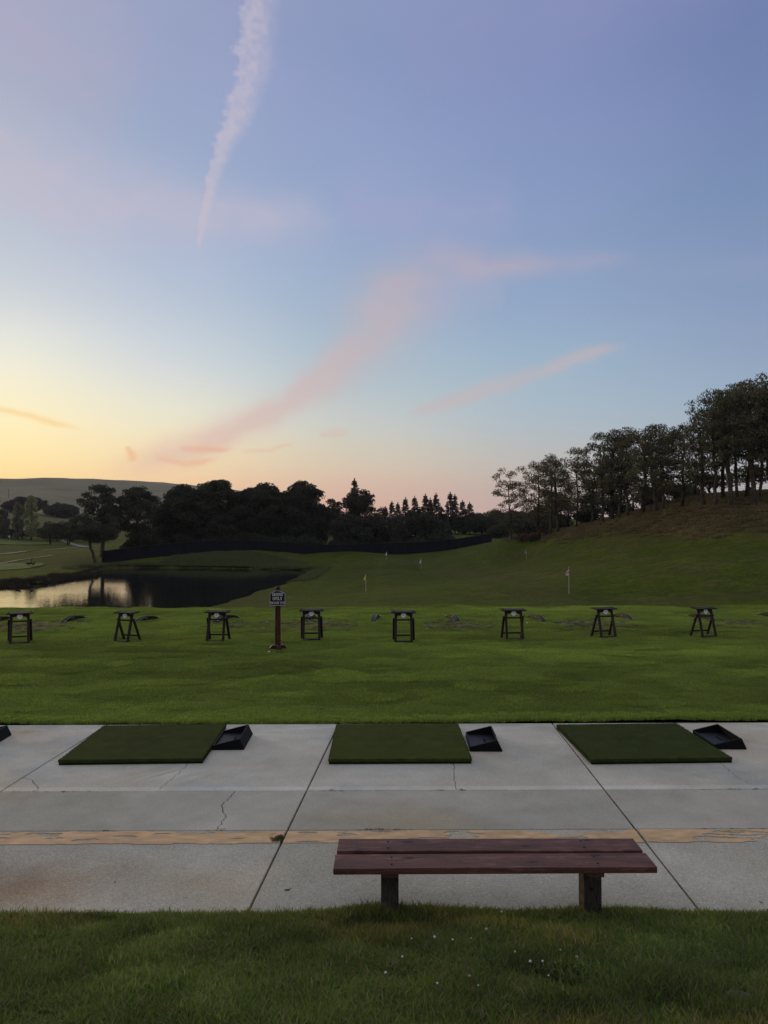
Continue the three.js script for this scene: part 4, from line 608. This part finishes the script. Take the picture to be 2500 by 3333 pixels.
function poplar(x, d, top, rx, seed, color, label) {
  const r = rng(seed), y = groundY(x, d), H = top - y, t = thing('poplar_tree', V(x, y - 0.2, -d)), cl = [];
  for (let i = 0; i < 80; i++) { const f = 0.12 + 0.86 * r(), w = rx * Math.pow(Math.sin(Math.min(1, f * 1.02) * Math.PI * 0.92 + 0.12), 0.6) * Math.sqrt(r()), a = r() * 6.28; cl.push({ p: V(Math.cos(a) * w, H * f, Math.sin(a) * w), r: V(0.9, 1.4, 0.9), n: 70 }); }
  mesh('trunk', skeleton(Array.from({ length: 10 }, (_, i) => V((r() - 0.5) * 0.2, (i / 9) * H * 0.9, (r() - 0.5) * 0.2)), cl, r, 0.03, 0.3, 5), barkBrown, t);
  mesh('crown', foliage(cl, { len: 0.6, wid: 0.32, droop: -0.5, color, brown: 0.02 }, r), leafMat, t);
  return tag(t, label, 'tree');
}
poplar(-153.8, 335, 17.3, 3.0, 951, [0.26, 0.28, 0.11], 'tall narrow yellow-green poplar by the far putting green');
poplar(-160.6, 337, 14, 2.4, 953, [0.18, 0.19, 0.1], 'greyish slimmer poplar beside the yellow-green one');
poplar(-167.5, 338, 11.5, 2.6, 955, [0.12, 0.13, 0.08], 'short dark poplar at the end of the poplars');
function conifer(x, d, top, rx, seed, label, group, color = [0.045, 0.052, 0.034], len = 0.42) {
  const r = rng(seed), y = groundY(x, d), H = top - y, t = thing('pine_tree', V(x, y - 0.2, -d)), cl = [], n = Math.round(H * 1.9);
  for (let i = 0; i < n; i++) { const f = 0.16 + 0.82 * (i / n), w = rx * Math.pow(1 - f, 0.72) * (0.75 + 0.5 * r()) + 0.18, a0 = r() * 6.28, nb = 4; for (let b = 0; b < nb; b++) { if (r() < 0.14) continue; const a = a0 + (b / nb) * 6.28 + (r() - 0.5) * 0.7, k = 0.55 + 0.45 * r(); cl.push({ p: V(Math.cos(a) * w * k, H * f - w * 0.12 * k, Math.sin(a) * w * k), r: V(w * 0.34 + 0.22, 0.26, w * 0.34 + 0.22), n: Math.round(26 + w * 24) }); } }
  cl.push({ p: V(0, H * 0.985, 0), r: V(0.16, 0.5, 0.16), n: 30 });
  mesh('trunk', skeleton(Array.from({ length: 8 }, (_, i) => V(0, (i / 7) * H * 0.97, 0)), cl, r, 0.03, 0.2, 5), barkDark, t);
  mesh('crown', foliage(cl, { len, wid: 0.2, droop: 0.1, out: 0.8, loose: 0.6, color, brown: 0.03 }, r), leafMat, t);
  return tag(t, label, 'tree', group);
}
[[0.5, 9.8, 1.9], [2.7, 11.9, 2.2], [4.8, 11.6, 2.2], [7.3, 13.1, 2.5], [10.6, 13.7, 2.6], [14.0, 14.2, 2.6], [15.9, 13.0, 2.2], [17.5, 14.5, 2.5], [19.8, 10, 2.2], [22.2, 14.7, 2.6], [24.2, 14.2, 2.4], [26.2, 11.9, 2.5], [29.1, 11.4, 2.8], [12.4, 10, 2.2]].forEach(([x, top, rx], i) => conifer(x, 256 + ((i * 5) % 11), top, rx, 1001 + i * 3, 'slim dark pine in the pointed row beyond the fence', 'pines in the pointed row beyond the fence'));
{ const p = conifer(-8.9, 232, 17.8, 2.6, 1101, 'pale feathery pointed conifer rising above the clumped eucalyptus', undefined, [0.12, 0.125, 0.075], 0.5); p.name = numbered('conifer_tree'); }
// ---- post-and-wire fence on the crest, utility pole on the far hill
{
  const f = thing('wire_fence', V(0, 0, 0)), pts = [[36.5, 124], [38.3, 118], [41, 113], [44.2, 109], [45.8, 106.5], [48.5, 102], [51.5, 98.5], [54, 94], [56.5, 90]], tops = [];
  pts.forEach(([x, d], i) => { const y = groundY(x, d), g = new THREE.CylinderGeometry(0.11, 0.13, 2.1, 7); g.rotateZ((((i * 7) % 5) - 2) * 0.02); g.translate(x, y + 0.75, -d); mesh('post', g, barkDark, f); tops.push(V(x, y, -d)); });
  for (const h of [0.5, 1.0, 1.5]) { const c = new THREE.CatmullRomCurve3(tops.map((p) => V(p.x, p.y + h, p.z + 0.12))); mesh('wire', new THREE.TubeGeometry(c, 60, 0.012, 4), std(rgb(0.2, 0.2, 0.2), 0.5, { metalness: 0.5 }), f); }
  tag(f, 'old post and wire fence behind the trees on the crest', 'fence');
  const y = groundY(-440, 900), u = thing('utility_pole', V(-440, y - 0.5, -900)); const g = new THREE.CylinderGeometry(0.22, 0.32, 51 - y, 8); g.translate(0, (51 - y) / 2, 0); mesh('pole', g, barkDark, u); mesh('crossarm', box(3.2, 0.25, 0.25, 0, 50 - y, 0, 0.02), barkDark, u); tag(u, 'thin utility pole on the far left hillside', 'pole');
}

// ---------------------------------------------------------------- birds
function bird(name, x, d, y, s, neck, turn, label, cat, floating) {
  const t = thing(name, V(x, y, -d), turn), m = std(rgb(0.035, 0.03, 0.026), 0.8), prof = [[0, -0.3], [0.05, -0.27], [0.1, -0.16], [0.125, 0], [0.115, 0.12], [0.07, 0.22], [0.035, 0.27], [0, 0.29]];
  const b = new THREE.LatheGeometry(prof.map(([a, c]) => new THREE.Vector2(a, c)), 12); b.rotateZ(-Math.PI / 2); b.rotateZ(0.12); b.translate(0, floating ? 0.06 : 0.3, 0);
  const yb = floating ? 0.06 : 0.3, c = new THREE.CatmullRomCurve3([V(0.18, yb + 0.03, 0), V(0.27, yb + 0.1, 0), V(0.27, yb + 0.1 + neck * 0.6, 0), V(0.3, yb + 0.1 + neck, 0)]), parts = [b, new THREE.TubeGeometry(c, 8, 0.04, 7)];
  const hd = new THREE.SphereGeometry(0.055, 10, 8); hd.scale(1.35, 1, 1); hd.translate(0.32, yb + 0.11 + neck, 0); parts.push(hd);
  const tail = new THREE.ConeGeometry(0.06, 0.16, 6); tail.rotateZ(Math.PI / 2); tail.translate(-0.34, yb - 0.02, 0); parts.push(tail);
  parts.forEach((g) => { for (const k of Object.keys(g.attributes)) if (!['position', 'normal', 'uv'].includes(k)) g.deleteAttribute(k); });
  mesh('body', mergeGeometries(parts.map((g) => (g.index ? g.toNonIndexed() : g))), m, t);
  const bk = new THREE.ConeGeometry(0.022, 0.07, 6); bk.rotateZ(-Math.PI / 2); bk.translate(0.41, yb + 0.1 + neck, 0); mesh('beak', bk, std(rgb(0.05, 0.04, 0.02), 0.6), t);
  if (!floating) for (const z of [-0.05, 0.05]) mesh('leg', bar(V(0, 0.25, z), V(0.02, 0, z), 0.016, 0.016, 0.002), m, t);
  t.scale.setScalar(s); return tag(t, label, cat, undefined);
}
bird('goose', -73.2, 158.5, groundY(-73.2, 158.5) + 0.09, 1.9, 0.42, 0.2, 'dark goose standing upright on the light green by the pond', 'goose');
bird('goose', -72.2, 158.2, groundY(-72.2, 158.2) + 0.09, 1.7, 0.12, -0.3, 'dark goose with lowered neck on the light green by the pond', 'goose');
bird('duck', -51.6, 108.5, POND_Y, 1.1, 0.1, 0.2, 'dark duck floating by the reeds', 'duck', true);
bird('duck', -49.2, 107.4, POND_Y, 1.0, 0.1, 2.9, 'duck on open water a little away from the reeds', 'duck', true);
bird('duck', -34.4, 83.9, POND_Y, 1.0, 0.12, 0.6, 'lone duck on the bright water just beyond the tee edge', 'duck', true);

// ---------------------------------------------------------------- grass: patches of blades laid by the thousand
function bladePatch(R, n, h0, h1, w, bend, seed, tones) {
  const r = rng(seed), pos = new Float32Array(n * 15), col = new Float32Array(n * 15), idx = new Uint32Array(n * 9);
  for (let i = 0; i < n; i++) {
    const a = r() * 6.2832, q = R * Math.pow(r(), 0.62), x = Math.cos(a) * q, z = Math.sin(a) * q, h = mix(h0, h1, r() * r() + 0.25 * r()), f = r() * 6.2832, bx = Math.cos(f) * h * bend * (0.2 + r()), bz = Math.sin(f) * h * bend * (0.2 + r()), g = f + 1.57 + (r() - 0.5) * 1.6, ww = w * (0.6 + 0.8 * r()), cx = Math.cos(g) * ww * 0.5, cz = Math.sin(g) * ww * 0.5;
    pos.set([x - cx, -0.006, z - cz, x + cx, -0.006, z + cz, x + bx * 0.35 - cx * 0.8, h * 0.6, z + bz * 0.35 - cz * 0.8, x + bx * 0.35 + cx * 0.8, h * 0.6, z + bz * 0.35 + cz * 0.8, x + bx, h * (1 - 0.25 * bend * r()), z + bz], i * 15);
    const t = tones[Math.min(tones.length - 1, Math.floor(Math.pow(r(), 1.5) * tones.length))], kk = 0.75 + 0.5 * r(); for (let k = 0; k < 5; k++) col.set([t[0] * kk, t[1] * kk, t[2] * kk], i * 15 + k * 3);
    const o = i * 5; idx.set([o, o + 1, o + 3, o, o + 3, o + 2, o + 2, o + 3, o + 4], i * 9);
  }
  const g = new THREE.BufferGeometry(); g.setAttribute('position', new THREE.BufferAttribute(pos, 3)); g.setAttribute('color', new THREE.BufferAttribute(col, 3)); g.setIndex(new THREE.BufferAttribute(idx, 1)); g.computeVertexNormals(); return g;
}
const bladeMat = new THREE.MeshPhysicalMaterial({ color: 0xffffff, roughness: 1, transmission: 0.4, thickness: 0, specularIntensity: 0.3, vertexColors: true, side: THREE.DoubleSide });
function sow(name, geos, spots, label) {                     // spots: [x, y, z, scale, tint, normal, tall]
  const per = geos.map(() => []); spots.forEach((s, i) => per[(i * 7 + ((i / 3) | 0)) % geos.length].push(s));
  const m4 = new THREE.Matrix4(), q = new THREE.Quaternion(), q2 = new THREE.Quaternion(), up = V(0, 1, 0), c = new THREE.Color(), r = rng(spots.length + 5);
  geos.forEach((g, k) => { if (!per[k].length) return; const im = new THREE.InstancedMesh(g, bladeMat, per[k].length); per[k].forEach(([x, y, z, s, t, n, tall], i) => { q.setFromUnitVectors(up, n || up); q2.setFromAxisAngle(up, r() * 6.2832); q.multiply(q2); m4.compose(V(x, y, z), q, V(s, s * (tall ?? 1), s)); im.setMatrixAt(i, m4); im.setColorAt(i, c.setRGB(...t)); }); im.name = numbered(name); im.castShadow = im.receiveShadow = true; scene.add(im); stuff(im).userData.label = label; });
}
const nrm = (f, x, d, e = 0.06) => V(-(f(x + e, d) - f(x - e, d)) / (2 * e), 1, (f(x, d + e) - f(x, d - e)) / (2 * e)).normalize();
{
  const tones = [[0.15, 0.235, 0.035], [0.13, 0.21, 0.032], [0.175, 0.255, 0.04], [0.2, 0.26, 0.055], [0.23, 0.235, 0.08], [0.3, 0.25, 0.14]];
  const lawnG = [0, 1, 2, 3].map((k) => bladePatch(0.13, 420, 0.012, 0.07, 0.0046, 0.8, 2001 + k, tones)), r = rng(5), S = [];
  for (let i = 0; i < 9500; i++) {
    const d = 2.0 + r() * 3.2, x = (r() - 0.5) * 7.6; if (d > lawnEdge(x) - 0.09 || Math.hypot(x - 1.69, d - 3.72) < 0.15) continue;
    const n = fbm(x * 1.6, d * 2.2, 4, 151), m = fbm(x * 5, d * 6, 3, 152), dry = Math.max(sst(0.6, 0.78, fbm(x * 1.1 + 4, d * 2.4, 4, 153)), Math.exp(-((x - 0.3) ** 2) / 0.03 - (d - 4.97) ** 2 / 0.004)), k = 0.45 + 0.8 * n + 0.95 * (m - 0.5);
    S.push([x, lawnY(x, d), -d, 0.75 + 0.5 * r(), [k * mix(1, 1.55, dry), k * mix(1, 1.12, dry), k * mix(1, 1.2, dry)], nrm(lawnY, x, d), 0.25 + 1.4 * fbm(x * 4, d * 5, 3, 154)]);
  }
  sow('lawn_grass', lawnG, S, 'uneven grass blades on the foreground bank');
  const rim = [0, 1].map((k) => bladePatch(0.05, 70, 0.02, 0.055, 0.0045, 0.8, 2051 + k, tones)), E = [];
  for (let i = 0; i < 1500; i++) { const x = (r() - 0.5) * 8; const d = lawnEdge(x) - 0.015 - r() * 0.1; const k = 0.75 + 0.5 * fbm(x * 2, d * 3, 3, 155); E.push([x, lawnY(x, Math.min(d, 5.1)) + 0.002, -d, 0.7 + 0.5 * r(), [k * 1.1, k, k], undefined, 0.7 + 0.6 * r()]); }
  sow('lawn_edge_grass', rim, E, 'grass fringe overhanging the near edge of the concrete');
  // tee turf
  const tt = [[0.25, 0.36, 0.042], [0.22, 0.33, 0.038], [0.27, 0.375, 0.048], [0.29, 0.36, 0.06], [0.3, 0.3, 0.1]];
  const teeG = [0, 1, 2, 3, 4].map((k) => bladePatch(0.34, 1150, 0.007, 0.024, 0.007, 1.5, 2101 + k, tt)), Q = [];
  for (let i = 0; i < 8200; i++) {
    const d = 10.45 + r() * 15.35, x = (r() - 0.5) * 2 * (d * 0.55 + 2.5);
    const n = fbm(x * 0.55, d * 1.5, 4, 161), m = fbm(x * 1.3, d * 5, 3, 162), b = fbm(x * 0.16, d * 0.5, 3, 163), div = Math.exp(-((d - 20.7) ** 2) / 0.5) * sst(0.5, 0.68, fbm(x * 0.55 + 2, 7, 3, 164));
    const k = 0.56 + 0.7 * n + 0.75 * (m - 0.5) + 0.5 * (b - 0.5);
    Q.push([x, teeY(x, d), -d, 0.8 + 0.45 * r(), [k * mix(1, 1.35, div), k * mix(1, 0.95, div), k * mix(1, 1.3, div)], nrm(teeY, x, d, 0.1), (0.4 + 1.2 * m) * mix(1, 0.5, div)]);
  }
  sow('tee_grass', teeG, Q, 'short mown turf of the tee');
  const fr = [0, 1].map((k) => bladePatch(0.06, 90, 0.02, 0.045, 0.006, 0.9, 2151 + k, tt)), F = [];
  for (let i = 0; i < 2600; i++) { const x = (r() - 0.5) * 17, d = 10.165 + r() * r() * 0.35, k = 0.8 + 0.45 * fbm(x * 1.2, d * 4, 3, 165); F.push([x, teeY(x, d), -d, 0.7 + 0.6 * r(), [k, k, k], undefined, 0.6 + 0.7 * r()]); }
  sow('tee_edge_grass', fr, F, 'grass fringe along the far edge of the concrete');
  // divots: small torn tufts and bare soil strips between the dividers
  const dv = [0, 1].map((k) => bladePatch(0.09, 60, 0.02, 0.06, 0.01, 1.0, 2171 + k, [[0.16, 0.17, 0.06], [0.12, 0.15, 0.04], [0.2, 0.17, 0.1]])), DV = [];
  for (let i = 0; i < 900; i++) { const x = (r() - 0.5) * 24, d = 20.7 + (r() + r() - 1) * 1.5; if (fbm(x * 0.55 + 2, 7, 3, 164) < 0.5) continue; const k = 0.7 + 0.6 * r(); DV.push([x, teeY(x, d), -d, 0.6 + 0.6 * r(), [k, k, k]]); }
  sow('divot_grass', dv, DV, 'torn divot turf along the hitting line');
  const scar = [0, 1, 2].map((k) => { const rr = rng(2190 + k), pos = [0, 0.004, 0], idx = [], n = 9; for (let i = 0; i < n; i++) { const a = (i / n) * 6.2832, q = 0.7 + 0.5 * rr(); pos.push(Math.cos(a) * 0.035 * q, 0.003, Math.sin(a) * 0.11 * q); idx.push(0, 1 + ((i + 1) % n), 1 + i); } const g = new THREE.BufferGeometry(), c = [[0.16, 0.12, 0.07], [0.1, 0.08, 0.045], [0.24, 0.2, 0.12]][k]; g.setAttribute('position', new THREE.Float32BufferAttribute(pos, 3)); g.setAttribute('color', new THREE.Float32BufferAttribute(pos.flatMap((_, i) => (i % 3 ? [] : c)), 3)); g.setIndex(idx); g.computeVertexNormals(); return g; }), SC = [];
  for (let i = 0; i < 2600; i++) { const x = (r() - 0.5) * 24, d = 20.8 + (r() + r() - 1) * 1.3; if (fbm(x * 0.55 + 2, 7, 3, 164) < 0.5) continue; SC.push([x, teeY(x, d) + 0.008, -d, 0.6 + 0.7 * r(), [1, 1, 1]]); }
  sow('divot_scars', scar, SC, 'bare divot scars along the hitting line');
  // weeds in the slab joints
  const wd = [0, 1].map((k) => bladePatch(0.028, 30, 0.005, 0.019, 0.005, 1.2, 2201 + k, [[0.1, 0.13, 0.04], [0.13, 0.12, 0.05], [0.06, 0.075, 0.03]])), Wd = [];
  for (let i = 0; i < 420; i++) { const far = r() < 0.55, x = (r() - 0.5) * 9.6, d = far ? 7.536 : 6.558; if (fbm(x * 1.4, d * 3, 3, 171) < (x > 2.2 ? 0.4 : 0.54)) continue; Wd.push([x, -0.012, -d - (r() - 0.5) * 0.008, 0.7 + r() * 0.8, [1, 1, 1]]); }
  for (let i = 0; i < 70; i++) { const d = 5.3 + r() * 4.6; if (fbm(d * 2, 4, 3, 172) > 0.5) Wd.push([jointX.B(d), -0.016, -d, 0.5 + r() * 0.5, [1, 1, 1]]); }
  for (let i = 0; i < 46; i++) Wd.push([-0.855 - r() * 0.085 * (1 - i / 60), -0.004, -6.37 - (r() - 0.5) * 0.09, 0.8 + r() * 0.7, [1.2, 0.9, 0.7]]);
  sow('joint_weeds', wd, Wd, 'small weeds growing in the slab joints');
  // rough grass on the dry hillside, the shore and at the fence foot
  const hill = [0, 1, 2].map((k) => bladePatch(0.8, 170, 0.06, 0.3, 0.045, 0.7, 2301 + k, [[0.19, 0.14, 0.06], [0.16, 0.125, 0.05], [0.13, 0.14, 0.045], [0.24, 0.19, 0.09]])), Hs = [];
  for (let i = 0; i < 30000 && Hs.length < 5200; i++) { const d = 66 + r() * 90, x = 18 + r() * 36, y = groundY(x, d), e = 0.5 + Math.max(0, 130 - d) * 0.026 + (fbm(x * 0.16, d * 0.12, 4, 35) - 0.5) * 2.2; if (y < e + (r() - 0.3) * 1.6 || x < 20) continue; const k = 0.7 + 0.6 * fbm(x * 0.4, d * 0.3, 3, 181); Hs.push([x, y - 0.02, -d, 0.7 + 0.6 * r(), [k, k, k]]); }
  sow('dry_hill_grass', hill, Hs, 'unmown dry grass on the upper hillside');
  const rough = [0, 1].map((k) => bladePatch(0.7, 130, 0.1, 0.4, 0.05, 0.7, 2351 + k, [[0.1, 0.135, 0.035], [0.12, 0.145, 0.04], [0.16, 0.15, 0.06]])), Rs = [];
  for (let i = 0; i < 60000 && Rs.length < 4200; i++) { const d = 118 + r() * 72, x = -66 + r() * 62, s = shoreDist(x, d); if (s < 0.1 || s > 20 || (x < -50 && s > 2.5) || (x > -18 && s > 2.5)) continue; if (s > 3 && r() < 0.5) continue; Rs.push([x, groundY(x, d) - 0.02, -d, 0.7 + 0.7 * r(), [1, 1, 1]]); }
  sow('rough_grass', rough, Rs, 'rough unmown grass on the far bank of the pond');
  const reed = [0, 1].map((k) => bladePatch(0.5, 110, 0.35, 1.0, 0.04, 0.45, 2401 + k, [[0.05, 0.04, 0.025], [0.07, 0.055, 0.03], [0.04, 0.045, 0.02]])), Re = [];
  for (let i = 0; i < 4000 && Re.length < 420; i++) { const d = 112 + r() * 42, x = -80 + r() * 27, s = shoreDist(x, d); if (s > 0.9 || s < -1.1 || vn(x * 0.4, d * 0.4, 3) < 0.2) continue; Re.push([x, Math.max(groundY(x, d), POND_Y - 0.2), -d, 0.7 + 0.6 * r(), [1, 1, 1]]); }
  for (let i = 0; i < 46; i++) { const t = r(); Re.push([-57 + t * 4.5 + (r() - 0.5), POND_Y - 0.15, -(112.5 + t * 2.2 + (r() - 0.5) * 0.8), 0.5 + 0.5 * r(), [1, 1, 1]]); }
  sow('reeds', reed, Re, 'dark reeds along the left shore of the pond');
  // clover flowers
  const white = std(rgb(0.78, 0.78, 0.74), 0.8), stem = std(rgb(0.1, 0.14, 0.04), 0.8), petal = new THREE.ConeGeometry(0.0022, 0.009, 4), heads = [];
  for (let i = 0; i < 34; i++) { const dr = dirRand(r); if (dr.y < -0.5) dr.y *= -1; const g = petal.clone(); g.translate(0, 0.006, 0); g.applyQuaternion(new THREE.Quaternion().setFromUnitVectors(V(0, 1, 0), dr)); heads.push(g); }
  const head = mergeGeometries(heads);
  [[0.49, 4.44], [0.28, 4.44], [0.38, 4.39], [0.15, 4.46], [0.6, 4.62], [0.74, 4.94], [0.7, 4.2], [0.96, 4.27], [1.03, 4.19], [0.82, 4.06], [0.83, 3.96], [0.76, 4.08], [0.42, 3.9], [0.25, 3.77], [0.45, 3.78], [0.0, 3.93], [0.09, 4.16]].forEach(([x, d], i) => {
    const y = lawnY(x, d), t = thing('clover_flower', V(x, y, -d), i), s = 0.55 + ((i * 5) % 7) * 0.08, h = 0.058 + ((i * 3) % 4) * 0.005; const g = head.clone(); g.scale(s, s, s); g.translate(0, h, 0); mesh('flower_head', g, white, t); mesh('stem', bar(V(0, -0.01, 0), V(0, h, 0), 0.0018, 0.0018, 0.0004), stem, t);
    tag(t, 'small white clover flower in the grass near the bench', 'flower', 'clover flowers in the foreground grass');
  });
  // stone lid, dead leaves
  const lid = thing('valve_cover', V(1.69, lawnY(1.69, 3.72) + 0.014, -3.72)); const lg = new THREE.CylinderGeometry(0.07, 0.072, 0.03, 28); mesh('lid', lg, std(rgb(0.16, 0.2, 0.21), 0.85, { map: pile }), lid); const kn = new THREE.TorusGeometry(0.058, 0.003, 6, 28); kn.rotateX(Math.PI / 2); kn.translate(0, 0.0155, 0); mesh('rim', kn, std(rgb(0.1, 0.13, 0.15), 0.6), lid); lid.rotation.set(-0.17, 0, 0); tag(lid, 'round blue-grey valve cover half sunk in the grass', 'valve cover');
  function deadLeaf(x, d, s, a, label) { const sh = new THREE.Shape(); sh.moveTo(-1, 0); sh.quadraticCurveTo(-0.2, 0.6, 1, 0.05); sh.quadraticCurveTo(-0.1, -0.5, -1, 0); const g = new THREE.ExtrudeGeometry(sh, { depth: 0.06, bevelEnabled: false, curveSegments: 8 }); g.rotateX(-Math.PI / 2); const p = g.attributes.position; for (let i = 0; i < p.count; i++) p.setY(i, p.getY(i) + 0.35 * p.getX(i) ** 2 + 0.5 * p.getZ(i) ** 2); g.scale(s, s, s); g.computeVertexNormals(); const m = mesh('dead_leaf', g, std(rgb(0.045, 0.035, 0.028), 0.8)); m.position.set(x, 0.003, -d); m.rotation.y = a; tag(m, label, 'leaf'); }
  deadLeaf(-0.69, 5.47, 0.028, 0.3, 'small dark dead leaf on the concrete left of the bench');
  deadLeaf(-1.95, 5.6, 0.014, 1.3, 'tiny dark dead leaf on the rust-stained slab');
  deadLeaf(2.55, 5.27, 0.016, 2.1, 'tiny dark dead leaf on the slab right of the bench');
}
renderer.render(scene, camera);
